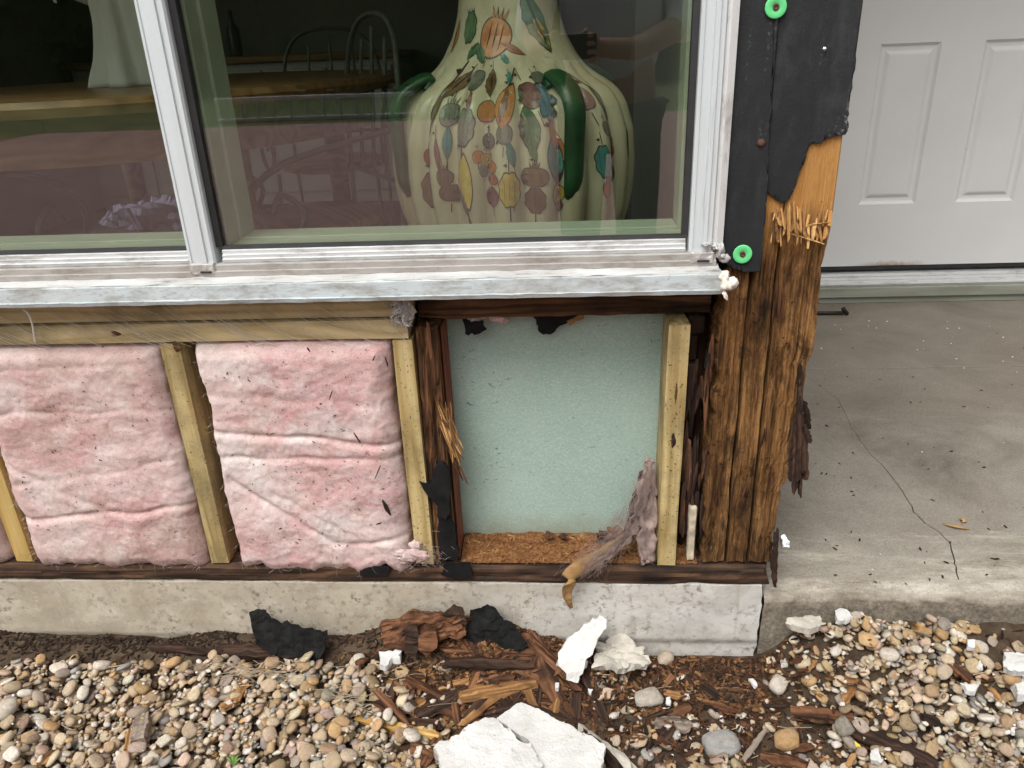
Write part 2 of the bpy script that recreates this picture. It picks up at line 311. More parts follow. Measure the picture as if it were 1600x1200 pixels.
hole = n.ramp(n.noise(v, 150, 2, 0.5), [(0.715, 0.0), (0.735, 1.0)]); c = n.mix(hole, c, (0.03, 0.015, 0.008))
M['post'] = n.done(c, 0.85, n.bump(n.math('ADD', n.math('MULTIPLY', fine, 1.4), n.noise(n.vec((1, 1, 0.3), rand=False), 120, 6, 0.8)), 0.9, 0.005), spec=0.15)
M['fibre_pale'] = wood('torn_pale_fibres', 0, (0.30, 0.14, 0.04), (0.50, 0.27, 0.09), (0.64, 0.42, 0.19), 20, 160, rough=0.85, bump=0.5)
M['rot_x'] = wood('reddish_rotten_wood', 0, (0.026, 0.012, 0.007), (0.115, 0.050, 0.024), (0.25, 0.12, 0.058), 22, 130, (0.016, 0.010, 0.008), 0.42, 9, 0.92, 0.9, crack=0.6)
M['rot_dark'] = wood('dark_rotten_wood', 0, (0.010, 0.007, 0.006), (0.038, 0.021, 0.014), (0.085, 0.046, 0.028), 22, 130, rough=0.92, bump=0.9, crack=0.5)
M['rot_tan'] = wood('tan_split_wood', 0, (0.115, 0.052, 0.018), (0.29, 0.145, 0.052), (0.44, 0.255, 0.11), 22, 150, (0.07, 0.03, 0.014), 0.35, 10, 0.88, 0.7, crack=0.5)
M['rot_yellow'] = wood('yellow_split_wood', 0, (0.30, 0.15, 0.035), (0.52, 0.31, 0.095), (0.62, 0.43, 0.18), 22, 150, rough=0.85, bump=0.5)
M['rot_grey'] = wood('weathered_grey_wood', 0, (0.10, 0.075, 0.055), (0.20, 0.155, 0.12), (0.32, 0.27, 0.22), 22, 150, rough=0.9, bump=0.6, crack=0.4)
# pink glass-wool
def wool(name, seed, dusty):
    n = N(name); v = n.vec(rand=False); off = n.add('VectorMath', operation='ADD'); n.put(off.inputs[0], v); off.inputs[1].default_value = (seed*3.7, seed, seed*1.9); v = off.outputs[0]
    f = n.noise(v, 7, 6, 0.62, 0.6)
    c = n.ramp(f, [(0.28, (0.72, 0.65, 0.61)), (0.44, (0.68, 0.52, 0.49)), (0.58, (0.60, 0.37, 0.36)), (0.76, (0.52, 0.275, 0.28))])
    pale = n.ramp(n.noise(v, 12, 5, 0.7), [(0.50, 0.0), (0.68, 0.8)]); c = n.mix(pale, c, (0.70, 0.64, 0.60)); strk = n.ramp(n.noise(n.vec((0.35, 1, 1.0), rand=False), 46, 6, 0.75, 2.2), [(0.50, 0.0), (0.64, 0.5)]); c = n.mix(strk, c, (0.72, 0.66, 0.63)); gr = n.ramp(n.noise(v, 15, 8, 0.8, 0.8), [(0.50, 0.0), (0.68, 0.6)]); c = n.mix(gr, c, (0.38, 0.27, 0.215)); br = n.ramp(n.noise(v, 6.5, 8, 0.78, 0.5), [(0.60, 0.0), (0.70, 0.65)]); c = n.mix(br, c, (0.26, 0.18, 0.13))
    st = n.ramp(n.noise(v, 4.5, 6, 0.7), [(0.62-0.16*dusty, 0.0), (0.80-0.14*dusty, 0.75)]); c = n.mix(st, c, (0.36, 0.225, 0.185))
    sp = n.math('MULTIPLY', n.ramp(n.noise(v, 150, 3, 0.65), [(0.625, 0.0), (0.665, 1.0)]), n.ramp(n.noise(v, 9, 3), [(0.42, 0.0), (0.6, 1.0)]))
    c = n.mix(n.math('MULTIPLY', sp, 0.85), c, (0.07, 0.045, 0.03))
    fib = n.noise(n.vec((0.5, 1, 1), rand=False), 210, 6, 0.8, 3.0); c = n.mix(n.ramp(fib, [(0.36, 0.35), (0.52, 0.0)]), c, (0.34, 0.22, 0.195)); c = n.mix(n.ramp(fib, [(0.52, 0.0), (0.68, 0.45)]), c, (0.80, 0.74, 0.71))
    h = n.math('ADD', n.math('MULTIPLY', fib, 0.9), n.math('MULTIPLY', n.noise(v, 110, 6, 0.8, 2.0), 0.6))
    return n.done(c, 0.95, n.bump(h, 0.42, 0.005), spec=0.1)
M['wool_a'] = wool('pink_wool_dusty', 1.0, 1.15); M['wool_b'] = wool('pink_wool', 5.0, 0.30); M['wool_c'] = wool('pink_wool_far', 9.0, 0.2)
M['wool_grey'] = plain('grey_pink_wool', (0.27, 0.20, 0.175), 0.95, var=0.5, sc=45, bump=0.8)
M['wool_fibre'] = plain('pale_wool_fibre', (0.66, 0.56, 0.53), 0.8, bump=0)
M['kraft'] = wood('kraft_paper', 0, (0.16, 0.085, 0.03), (0.33, 0.19, 0.075), (0.42, 0.27, 0.12), 10, 90, (0.09, 0.05, 0.025), 0.35, 14, 0.7, 0.3)
n = N('green_drywall'); v = n.vec(rand=False)
c = n.ramp(n.noise(v, 5, 7, 0.6), [(0.3, (0.300, 0.415, 0.355)), (0.7, (0.365, 0.475, 0.410))])
fl = n.noise(n.vec((0.6, 1, 1), rand=False), 420, 3, 0.7); c = n.mix(n.ramp(fl, [(0.52, 0.0), (0.68, 0.5)]), c, (0.52, 0.63, 0.56)); c = n.mix(n.ramp(fl, [(0.32, 0.4), (0.46, 0.0)]), c, (0.20, 0.29, 0.25)); wst = n.ramp(n.noise(v, 6, 7, 0.75), [(0.55, 0.0), (0.72, 0.35)]); c = n.mix(wst, c, (0.36, 0.40, 0.31)); zb = n.math('ADD', n.sep(v)[2], n.math('MULTIPLY', n.noise(v, 22, 6, 0.75), 0.09)); c = n.mix(n.ramp(zb, [(0.05, 0.55), (0.10, 0.0)]), c, (0.24, 0.20, 0.13))
mk_ = n.math('MULTIPLY', n.ramp(n.noise(n.vec((1, 1, 2.6), rand=False), 60, 3, 0.6, 0.8), [(0.655, 0.0), (0.69, 1.0)]), n.ramp(n.noise(v, 7, 2), [(0.42, 0.0), (0.55, 1.0)]))
c = n.mix(n.math('MULTIPLY', mk_, 0.7), c, (0.09, 0.12, 0.10))
M['drywall'] = n.done(c, 0.9, n.bump(n.noise(v, 160, 5), 0.2, 0.001), spec=0.2)
n = N('sawdust'); v = n.vec(rand=False)
M['sawdust'] = n.done(n.ramp(n.noise(v, 130, 6, 0.8), [(0.32, (0.09, 0.035, 0.014)), (0.5, (0.24, 0.105, 0.042)), (0.7, (0.40, 0.21, 0.095))]), 0.95, n.bump(n.noise(v, 160, 6, 0.8), 1.0, 0.006), spec=0.1)
# black building felt
n = N('black_felt'); v = n.vec(rand=False)
c = n.ramp(n.noise(v, 12, 7, 0.7), [(0.3, (0.009, 0.011, 0.012)), (0.7, (0.020, 0.023, 0.025))])
sc_ = n.math('MULTIPLY', n.ramp(n.noise(v, 200, 5, 0.75), [(0.53, 0.0), (0.60, 1.0)]), n.ramp(n.noise(n.vec((1, 1, 0.12), rand=False), 26, 3), [(0.55, 0.0), (0.66, 1.0)]))
c = n.mix(n.math('MULTIPLY', sc_, 0.5), c, (0.42, 0.41, 0.39))
dust = n.ramp(n.noise(n.vec((1, 1, 0.5), rand=False), 9, 6, 0.7), [(0.5, 0.0), (0.75, 0.22)]); c = n.mix(dust, c, (0.20, 0.20, 0.19))
M['felt'] = n.done(c, 0.62, n.bump(n.noise(v, 190, 6, 0.75), 0.5, 0.002), spec=0.35)
M['felt_scrap'] = plain('black_felt_scrap', (0.009, 0.009, 0.009), 0.85, var=0.7, sc=40, bump=1.0, spec=0.2)
M['green_cap'] = plain('green_plastic_cap', (0.13, 0.66, 0.24), 0.42, var=0.10, sc=60, bump=0.05)
M['rust'] = plain('rusty_steel', (0.115, 0.052, 0.03), 0.75, 0.3, 0.5, 160, 0.5)
M['rust_dark'] = plain('black_rusty_steel', (0.028, 0.022, 0.019), 0.6, 0.4, 0.5, 60, 0.5)
M['foil'] = plain('crumpled_foil', (0.75, 0.75, 0.74), 0.25, 0.9, 0.1, 90, 0.6)
# door
n = N('door_paint'); v = n.vec(rand=False)
c = n.ramp(n.noise(v, 3, 6, 0.6), [(0.3, (0.62, 0.625, 0.615)), (0.7, (0.68, 0.685, 0.675))])
sp = n.ramp(n.noise(v, 60, 4, 0.6), [(0.715, 0.0), (0.74, 1.0)]); c = n.mix(n.math('MULTIPLY', sp, 0.4), c, (0.22, 0.20, 0.17))
zz = n.sep(v)[2]; xx = n.math('ABSOLUTE', n.math('ADD', n.sep(v)[0], 0.125)); rs = n.math('MULTIPLY', n.ramp(n.math('ADD', zz, n.math('MULTIPLY', n.noise(v, 40, 5, 0.7), 0.03)), [(0.016, 1.0), (0.034, 0.0)]), n.ramp(n.math('ADD', xx, n.math('MULTIPLY', n.noise(v, 18, 5, 0.7), 0.12)), [(0.10, 1.0), (0.20, 0.0)]))
c = n.mix(n.math('MULTIPLY', rs, 0.85), c, (0.26, 0.14, 0.055))
M['door'] = n.done(c, 0.5, n.bump(n.noise(v, 140, 3), 0.05, 0.001))
M['riser'] = wood('painted_riser', 0, (0.20, 0.205, 0.165), (0.255, 0.265, 0.215), (0.295, 0.305, 0.255), 8, 60, (0.17, 0.165, 0.13), 0.4, 4, 0.7, 0.15)
M['threshold'] = alu('threshold_aluminium', (0.52, 0.53, 0.52), 0.35)
M['siding'] = plain('pale_siding', (0.55, 0.54, 0.50), 0.7, var=0.06, sc=4)
M['soffit'] = plain('white_soffit', (0.66, 0.66, 0.63), 0.7, var=0.05, sc=4)
# polystyrene
n = N('white_polystyrene'); v = n.vec()
cell = n.vor(v, 240, 'F1', 'Distance'); c = n.ramp(n.noise(v, 14, 6, 0.7), [(0.3, (0.50, 0.49, 0.46)), (0.6, (0.63, 0.63, 0.615))])
sp = n.ramp(n.noise(v, 70, 4, 0.7), [(0.64, 0.0), (0.70, 1.0)]); c = n.mix(n.math('MULTIPLY', sp, 0.75), c, (0.28, 0.17, 0.09)); c = n.mix(n.ramp(n.noise(v, 9, 6, 0.75), [(0.55, 0.0), (0.75, 0.3)]), c, (0.46, 0.41, 0.34))
M['foam'] = n.done(c, 0.75, n.bump(n.math('ADD', n.math('MULTIPLY', cell, 0.6), n.noise(v, 60, 6, 0.7)), 0.30, 0.004), spec=0.3)
M['foam_dirty'] = plain('soiled_polystyrene', (0.46, 0.43, 0.37), 0.85, var=0.3, sc=26, bump=0.7)
# pebbles
def pebble_mat(name, src):
    n = N(name); v = n.vec(rand=(src == 'obj'))
    if src == 'obj': base = n.add('ObjectInfo').outputs['Color']
    else:
        a = n.add('VertexColor'); a.layer_name = 'stone'; base = a.outputs['Color']
    f = n.noise(v, 2.2 if src == 'obj' else 60, 6, 0.7, 0.8); c = n.mix(n.ramp(f, [(0.3, 0.75), (0.65, 0.0)]), base, n.mix(1.0, base, (0.48, 0.40, 0.32), 'MULTIPLY'))
    pit = n.ramp(n.noise(v, 11 if src == 'obj' else 320, 4, 0.75), [(0.62, 0.0), (0.70, 0.65)]); c = n.mix(pit, c, n.mix(1.0, base, (0.30, 0.24, 0.19), 'MULTIPLY'))
    hi = n.ramp(n.noise(v, 4 if src == 'obj' else 120, 5, 0.7), [(0.60, 0.0), (0.72, 0.4)]); c = n.mix(hi, c, (0.58, 0.53, 0.46)); du = n.ramp(n.noise(n.vec(rand=(src == 'obj'), coord='Object'), 3.3 if src == 'obj' else 26, 6, 0.75), [(0.46, 0.0), (0.66, 0.55)]); c = n.mix(du, c, (0.40, 0.33, 0.25))
    return n.done(c, 0.72, n.bump(n.noise(v, 14 if src == 'obj' else 420, 5, 0.75), 0.35, 0.05 if src == 'obj' else 0.0015), spec=0.3)
M['pebble'] = pebble_mat('pebble_stone', 'obj'); M['pebble_mass'] = pebble_mat('pebble_stone_mass', 'attr')
n = N('mulch'); a = n.add('VertexColor'); a.layer_name = 'stone'; M['mulch'] = n.done(n.mix(n.ramp(n.noise(n.vec(rand=False), 220, 4, 0.7), [(0.3, 0.6), (0.7, 0.0)]), a.outputs['Color'], (0.02, 0.011, 0.007)), 0.92, n.bump(n.noise(n.vec(rand=False), 400, 4), 0.5, 0.002), spec=0.15)
M['crumb'] = plain('white_crumb', (0.78, 0.77, 0.74), 0.8, bump=0)
M['strand'] = plain('plastic_strand', (0.60, 0.56, 0.48), 0.35, bump=0)
M['root'] = plain('dry_root', (0.33, 0.27, 0.19), 0.9, var=0.4, bump=0)
n = N('cloudy_plastic'); M['plastic'] = n.done((0.75, 0.72, 0.68), 0.22, n.bump(n.noise(n.vec(), 60, 4, 0.7), 0.5, 0.004), Alpha=0.32)
M['wire'] = plain('white_wire', (0.72, 0.70, 0.64), 0.45, bump=0)
M['leaf_dry'] = plain('dry_leaf', (0.33, 0.20, 0.08), 0.8, var=0.4, sc=60); M['leaf_green'] = plain('fresh_leaf', (0.10, 0.20, 0.04), 0.55, var=0.3, sc=60)
M['yellow'] = plain('yellow_plastic', (0.75, 0.62, 0.06), 0.4)
# room
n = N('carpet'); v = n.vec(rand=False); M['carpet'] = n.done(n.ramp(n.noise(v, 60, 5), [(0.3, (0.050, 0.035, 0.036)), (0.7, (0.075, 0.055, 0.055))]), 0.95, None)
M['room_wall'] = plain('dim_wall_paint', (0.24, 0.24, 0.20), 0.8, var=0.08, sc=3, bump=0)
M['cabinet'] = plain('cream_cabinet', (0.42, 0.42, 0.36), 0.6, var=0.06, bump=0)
M['table'] = wood('table_oak', 0, (0.13, 0.065, 0.025), (0.23, 0.125, 0.05), (0.30, 0.18, 0.075), 8, 50, rough=0.35, bump=0.05)
M['wrought'] = plain('painted_wrought_iron', (0.13, 0.135, 0.115), 0.5, 0.2, 0.1, 40, 0)
M['porcelain'] = plain('white_porcelain', (0.86, 0.85, 0.78), 0.35, var=0.03, bump=0)
n = N('vase_glaze'); v = n.vec(rand=False)
c = n.ramp(n.noise(n.vec((1, 1, 0.2), rand=False), 14, 6, 0.65), [(0.3, (0.38, 0.325, 0.20)), (0.6, (0.54, 0.49, 0.345))]); M['vase'] = n.done(c, 0.32, n.bump(n.noise(v, 50, 4), 0.08, 0.003))
M['vase_green'] = plain('green_glaze', (0.012, 0.060, 0.018), 0.38, var=0.45, sc=26, bump=0.15)
def paint(name, a, b):
    n = N(name); f = n.noise(n.vec((1, 1, 0.45)), 55, 5, 0.7, 0.6); return n.done(n.ramp(f, [(0.35, a), (0.65, b)]), 0.35)
PAINT = {'red': paint('painted_red', (0.20, 0.045, 0.02), (0.42, 0.13, 0.05)), 'orange': paint('painted_orange', (0.36, 0.11, 0.03), (0.56, 0.24, 0.07)), 'brown': paint('painted_brown', (0.085, 0.05, 0.025), (0.20, 0.12, 0.06)),
         'green': paint('painted_green', (0.03, 0.085, 0.04), (0.12, 0.20, 0.09)), 'teal': paint('painted_teal', (0.03, 0.15, 0.14), (0.10, 0.27, 0.24)), 'blue': paint('painted_blue', (0.05, 0.11, 0.20), (0.17, 0.27, 0.36)),
         'yellow': paint('painted_yellow', (0.42, 0.27, 0.04), (0.62, 0.47, 0.10)), 'plum': paint('painted_plum', (0.12, 0.04, 0.045), (0.28, 0.12, 0.11)), 'grey': paint('painted_grey_green', (0.10, 0.105, 0.08), (0.21, 0.21, 0.16))}
M['ink'] = plain('painted_outline', (0.045, 0.026, 0.014), 0.4, bump=0)
M['cloth_violet'] = plain('violet_cloth', (0.16, 0.14, 0.24), 0.9, var=0.4, sc=14)
M['bottle'] = plain('dark_bottle', (0.05, 0.055, 0.045), 0.4, bump=0)
# outdoors behind the viewer
n = N('driveway'); v = n.vec(rand=False); M['drive'] = n.done(n.ramp(n.noise(v, 2, 7, 0.7), [(0.3, (0.27, 0.155, 0.15)), (0.7, (0.37, 0.23, 0.22))]), 0.9)
n = N('lawn'); v = n.vec(rand=False); M['lawn'] = n.done(n.ramp(n.noise(v, 1.2, 8, 0.75), [(0.3, (0.045, 0.075, 0.022)), (0.7, (0.085, 0.125, 0.038))]), 0.95)
M['crown'] = plain('tree_leaves', (0.040, 0.065, 0.020), 0.8, var=0.5, sc=2, bump=0); M['bark'] = plain('bark', (0.10, 0.075, 0.055), 0.95, var=0.4, sc=8)
M['ladder'] = plain('ladder_aluminium', (0.66, 0.66, 0.70), 0.4, 0.6, 0.05)
M['skin'] = plain('skin', (0.52, 0.32, 0.23), 0.55, var=0.05, bump=0); M['shirt'] = plain('light_blue_shirt', (0.74, 0.81, 0.90), 0.85, var=0.08, sc=10, bump=0); M['trousers'] = plain('dark_trousers', (0.035, 0.037, 0.045), 0.9, var=0.2, bump=0)
M['hair'] = plain('brown_hair', (0.05, 0.03, 0.02), 0.7, bump=0); M['phone'] = plain('black_phone', (0.012, 0.012, 0.014), 0.2, bump=0)
# ================================================================ ground shape
def gz(x, y):
    """height of the soil under the gravel"""
    z = -0.217
    left = smooth01(0.30, -0.45, x)
    z += 0.060*left*math.exp(-(y/0.085)**2)*(0.75+0.5*nz(x*7, 1.3))                       # mud banked against the foundation
    heap = math.exp(-((x+0.20)/0.17)**2)*math.exp(-((y+0.02)/0.10)**2); z += 0.070*heap     # debris heap
    right = smooth01(0.375, 0.47, x); z += right*0.088*smooth01(-0.24, -0.02, y)              # gravel raked up to the porch edge
    z += 0.010*fr(x*9, y*9, 0.2, 4)
    return z
def on_ground(px, py, h=0.0):
    z = -0.21
    for _ in range(6):
        p = at(px, py, 2, z+h); z = gz(p[0], p[1])+0.012
    return at(px, py, 2, z+h)
# soil sheet (near, shaped) ; driveway and lawn behind the viewer reach the horizon
nx, ny = 260, 120; xs = np.linspace(-2.4, 2.6, nx); ys = np.linspace(-1.25, 0.02, ny)
V = [(x, y, gz(x, y)) for y in ys for x in xs]
Fc = [[j*nx+i, j*nx+i+1, (j+1)*nx+i+1, (j+1)*nx+i] for j in range(ny-1) for i in range(nx-1)]
soil = mk('ground', V, Fc, M['soil'], smooth=True, origin=(0, 0, 0)); soil['kind'] = 'structure'
def sheet(name, x0, x1, y0, y1, z, mat):
    o = mk(name, [(x0, y0, z), (x1, y0, z), (x1, y1, z), (x0, y1, z)], [[0, 1, 2, 3]], mat, origin=(0, 0, 0)); o['kind'] = 'structure'; return o
sheet('lawn', -250, 250, -250, 60, -0.262, M['lawn'])
dv = bevelled('driveway', [(-9, 9, -12.2, -1.22, -0.30, -0.212)], M['drive'], bev=0.01, origin=(0, -6, -0.3)); dv['kind'] = 'structure'
# porch slab: two pours with a joint, the front one split by a crack
por = empty('porch_slab', (0, 0, -0.21), kind='structure')
crack = [(1310, 625), (1322, 648), (1330, 668), (1345, 690), (1362, 712), (1380, 728), (1398, 752), (1410, 768), (1424, 790), (1428, 800), (1446, 818), (1468, 832), (1482, 846), (1490, 868), (1493, 885), (1497, 905), (1500, 925)]
cp = [at(a, b, 2, -0.055)[:2] for a, b in crack]
cp = [np.array([cp[0][0]-0.05, 1.06])]+cp; cp[-1] = np.array([cp[-1][0], 0.03])
fine_cp = []
for i in range(len(cp)-1):
    for k in range(4):
        t = k/4; p = cp[i]*(1-t)+cp[i+1]*t; fine_cp.append((p[0]+0.004*nz(p[0]*90, p[1]*90), p[1]))
fine_cp.append(tuple(cp[-1]))
def gap(y): return 0.0004 + 0.0013*smooth01(0.75, 0.10, y)*(0.6+0.8*abs(nz(y*40, 5)))
Zs = -0.055
def top_piece(name, left):
    line = [(x+(-1 if left else 1)*gap(y), y) for x, y in fine_cp]       # back -> front
    if left: outl = [(0.385, 1.06), (0.385, 0.03)]+line[::-1]
    else: outl = line+[(3.2, 0.03), (3.2, 1.06)]
    return slab_poly(name, [(x, y, Zs) for x, y in outl], (0, 0, -0.05), M['porch'], por)
top_piece('slab_section', True); top_piece('slab_section', False)
# rounded front nosing, grid with chips
prof = []
for k in range(15):
    a = k/14*math.pi/2; prof.append((0.03-0.030*math.sin(a), Zs-0.028+0.028*math.cos(a)))
prof += [(0.0+0.001*k, Zs-0.028-0.018*k) for k in range(1, 11)]
nxs = 300; V = []; Fc = []; m = len(prof)
for i in range(nxs):
    x = 0.372+(3.2-0.372)*(i/(nxs-1))**1.6
    for k, (y, z) in enumerate(prof):
        e = 0.0 if k == 0 else 0.006*fr(x*22, z*40, 3.0, 4)*min(1, k/5)
        V.append((x, y-e-0.004*min(1, k/8), z+0.3*e))
for i in range(nxs-1):
    for k in range(m-1): Fc.append([i*m+k, i*m+k+1, (i+1)*m+k+1, (i+1)*m+k])
mk('slab_nosing', V, Fc, M['porch'], por, True)
bevelled('slab_section', [(0.385, 3.2, 1.062, 1.80, Zs-0.05, Zs+0.002)], M['porch'], por, bev=0.0015)
bevelled('slab_bed', [(0.38, 3.2, 0.04, 1.8, -0.29, Zs-0.055)], M['soil'], por, bev=0)
# ================================================================ foundation wall
def fd(p, nr):
    if nr.y < 0:
        led = 0.006*smooth01(-0.178, -0.172, p.z)                      # form line: lower course stands back
        p = p + Vector((0, -0.004-led + 0.0025*fr(p.x*16, p.z*16, 0, 4), 0))
    if nr.x > 0: p = p + Vector((0.004*fr(p.z*30, p.y*20, 4, 3)-0.003*smooth01(-0.06, -0.038, p.z), 0, 0))
    return p
V, Fc = gridbox(-1.75, 0.366, 0.0, 0.20, -0.30, -0.0385, (0.012, 0.05, 0.008), fd)
o = mk('foundation_wall', V, Fc, M['foundation'], smooth=False, origin=(0, 0, -0.30)); tag(o, 'low off-white stained concrete foundation under the opened wall', 'foundation', kind='thing')
o.data.polygons.foreach_set('use_smooth', [True]*len(o.data.polygons))
md = o.modifiers.new('es', 'EDGE_SPLIT'); md.split_angle = math.radians(50)
# ================================================================ wall framing
fr_ = empty('wall_frame', (-0.5, 0.045, 0.0), 'opened timber wall frame with studs, plates and rotten corner post', 'wall frame', kind='thing')
def lumber(name, x0, x1, y0, y1, z0, z1, mat, axis=2, amp=0.0015, step=None, lean=0.0, fn=None, parent=fr_, warp=0.0, seed=0.0):
    L = [0.012, 0.03, 0.012]; L[axis] = 0.02; st = step or tuple(L)
    def d(p, nr):
        q = p.copy(); s = p[axis]
        e = amp*fr(p.x*(14 if axis != 0 else 3)+seed, p.y*14, p.z*(14 if axis != 2 else 3)+seed, 3)
        q = q + nr*e
        if nr.length > 1.2: q = q - nr*0.0016                       # eased edges
        if lean and axis == 2: q.x += lean*(p.z-z0)/(z1-z0)
        if warp: q.y += warp*math.sin(p[axis]*7+seed)
        return fn(q, p, nr) if fn else q
    V, Fc = gridbox(x0, x1, y0, y1, z0, z1, st, d); return mk(name, V, Fc, mat, parent)
def plate_fn(q, p, nr):
    if nr.y < 0: q.y += 0.006*max(0, fr(p.x*11, p.z*60, 2, 4))+0.0035*abs(nz(p.x*3, p.z*200, 1))
    if nr.z > 0 and nr.y < 0: q.z -= 0.008*max(0, fr(p.x*9, 7, 2, 4)); q.y += 0.004
    if nr.x > 0: q.x += 0.010*nz(p.y*30, p.z*60)
    return q
lumber('sole_plate', -1.75, 0.372, -0.010, 0.089, -0.0375, 0.0, M['plate'], 0, 0.002, (0.008, 0.02, 0.006), fn=plate_fn)
lumber('top_plate', -1.75, -0.262, -0.004, 0.088, 0.4645, 0.5005, M['treated_x'], 0, 0.001, seed=2)
lumber('top_plate', -1.75, -0.257, 0.001, 0.088, 0.5015, 0.5385, M['treated_x'], 0, 0.001, seed=5)
lumber('stud', -1.104, -1.066, -0.002, 0.087, 0.0005, 0.464, M['treated_orange'], seed=1)
lumber('stud', -0.700, -0.662, -0.004, 0.086, 0.0005, 0.464, M['treated_z'], lean=0.0, seed=3)
lumber('stud', -0.294, -0.2565, -0.003, 0.086, 0.0005, 0.464, M['treated_z'], seed=6)
lumber('stud', 0.166, 0.203, -0.006, 0.083, 0.0005, 0.4825, M['treated_z'], lean=0.002, seed=9)
def hdr_fn(q, p, nr):
    if nr.y < 0: q.y += 0.008*max(0, fr(p.x*10, p.z*70, 5, 4))
    if nr.z < 0: q.z += 0.004*fr(p.x*12, p.y*20, 5, 3)
    return q
lumber('header', -0.252, 0.245, 0.038, 0.12, 0.484, 0.5395, M['header'], 0, 0.002, (0.008, 0.02, 0.006), fn=hdr_fn)
# old rotten stud beside the cavity: eroded front, red side face
def old_fn(q, p, nr):
    if nr.y < 0 or p.y < 0.02:
        er = 0.010*max(0, fr(p.x*60, p.y*9, p.z*9, 4)+0.25)+0.006*abs(nz(p.x*160, 0, p.z*5)); q.y += er
        if nr.x < 0 or nr.x > 0: q.y += 0.006*abs(nz(p.z*25, 3))
    return q
OLD = lumber('old_stud', -0.2555, -0.213, 0.004, 0.086, 0.0005, 0.482, M['oldstud'], 2, 0.002, (0.003, 0.012, 0.006), fn=old_fn, seed=11)
lumber('old_stud_side', -0.2125, -0.2085, 0.014, 0.086, 0.001, 0.480, M['redside'], 2, 0.0012, (0.004, 0.012, 0.01), seed=12)
# cube-rotted remains between the last stud and the post
lumber('dark_backing', 0.2045, 0.2495, 0.0865, 0.10, 0.001, 0.482, M['charred'], 2, 0.002, seed=21)  # dark board added to close the back of the gap
z = 0.001; kk = 0
while z < 0.46:
    h = rnd.choice([0.018, 0.03, 0.05, 0.085, 0.12]); yb = 0.024+0.026*rnd.random()
    lumber('rotted_block', 0.2065+0.006*rnd.random(), 0.226+0.018*rnd.random(), yb, 0.085, z, min(z+h-0.0012, 0.48), M['charred'], 2, 0.007, (0.005, 0.02, 0.005), seed=kk*3.3); z += h; kk += 1
lumber('pale_lath', 0.2235, 0.2385, 0.006, 0.026, 0.004, 0.125, M['paleslat'], 2, 0.003, (0.003, 0.005, 0.005), seed=4)
# corner post: three boards nailed together, rotten fibres below z=0.62
def post_board(x0, x1, seed, right=False, left=False):
    def d(p, nr):
        q = p.copy(); rot = smooth01(0.66, 0.56, p.z+0.03*nz(p.x*60, p.z*20, seed))
        if nr.y < 0:
            cr_ = max(0, 0.09-abs(fr(p.x*26+seed, 0.0, p.z*0.7, 3)))/0.09; gro = abs(fr(p.x*100+seed, 0.0, p.z*2.0, 3))+2.2*cr_*(0.4+abs(nz(p.z*6, seed))); hol = max(0, fr(p.x*22, seed, p.z*9, 5))
            q.y += rot*(0.0030*gro+0.010*hol+0.003) + 0.0006*nz(p.x*90, p.z*4)
            q.y += 0.004*rot*max(0, fr(p.x*130, seed, p.z*12, 3))
        if nr.length > 1.2: q.y += 0.003+rot*(0.008+0.006*abs(nz(p.z*18, seed)))
        ex = (p.x-x0)/(x1-x0)
        wob = rot*0.0016*fr(seed*3, p.z*14, 1, 4)
        q.x += wob*(1 if ex > 0.5 else -1)*abs(ex-0.5)*2
        if left: q.x += (1-ex)*0.010*rot*max(-.3, fr(2.2, p.z*30, 1, 5))
        if right:
            cut = 0.020*smooth01(0.26, 0.12, p.z)+0.008*smooth01(0.43, 0.36, p.z)
            cut += (0.2+0.8*smooth01(0.44, 0.34, p.z))*rot*0.018*max(0, fr(1.7, p.z*34, p.y*20, 5))
            q.x -= ex*cut
        q.z -= rot*0.0
        return q
    V, Fc = gridbox(x0, x1, -0.002, 0.088, 0.0005, 1.9, (0.0026, 0.02, 0.0055), d)
    # sparse grid above the view to save faces is not needed: one board ~13k faces
    return mk('post_board', V, Fc, M['post'], fr_)
PB = [post_board(0.2500, 0.2945, 1.0, left=True), post_board(0.2965, 0.3345, 5.0), post_board(0.3365, 0.409, 9.0, right=True)]
def pb(x): return PB[0] if x < .2955 else PB[1] if x < .3355 else PB[2]
# splinter generator (long axis = local X, centred on the origin)
def splinter_vf(L, W, T, seed, n=9, taper=0.35, curve=0.0, jag=0.12):
    r = random.Random(seed); V = []; Fc = []
    sec = [(-0.5, -0.42), (-0.12, -0.5), (0.2, -0.46), (0.5, -0.36), (0.48, 0.3), (0.15, 0.5), (-0.2, 0.42), (-0.5, 0.36)]
    sec = [(a*(1+r.uniform(-.2, .2)), b*(1+r.uniform(-.35, .25))) for a, b in sec]; m = len(sec)
    endj = [[r.uniform(-jag, jag)*L for _ in range(m)] for _ in range(2)]
    for i in range(n+1):
        t = i/n; w = 1-taper*abs(2*t-1)**2.2*(0.6+0.4*r.random()); wig = curve*L*math.sin(math.pi*t)
        for k, (a, b) in enumerate(sec):
            e = endj[0][k]*max(0, 1-t*n/1.5)+endj[1][k]*max(0, 1-(1-t)*n/1.5)
            V.append(((t-0.5)*L+e, (a+0.10*r.uniform(-1, 1))*W*w+wig, (b+0.14*r.uniform(-1, 1))*T*w))
    for i in range(n):
        for k in range(m): Fc.append([i*m+k, (i+1)*m+k, (i+1)*m+(k+1) % m, i*m+(k+1) % m])
    Fc.append(list(range(m))); Fc.append([n*m+k for k in range(m)][::-1])
    return V, Fc
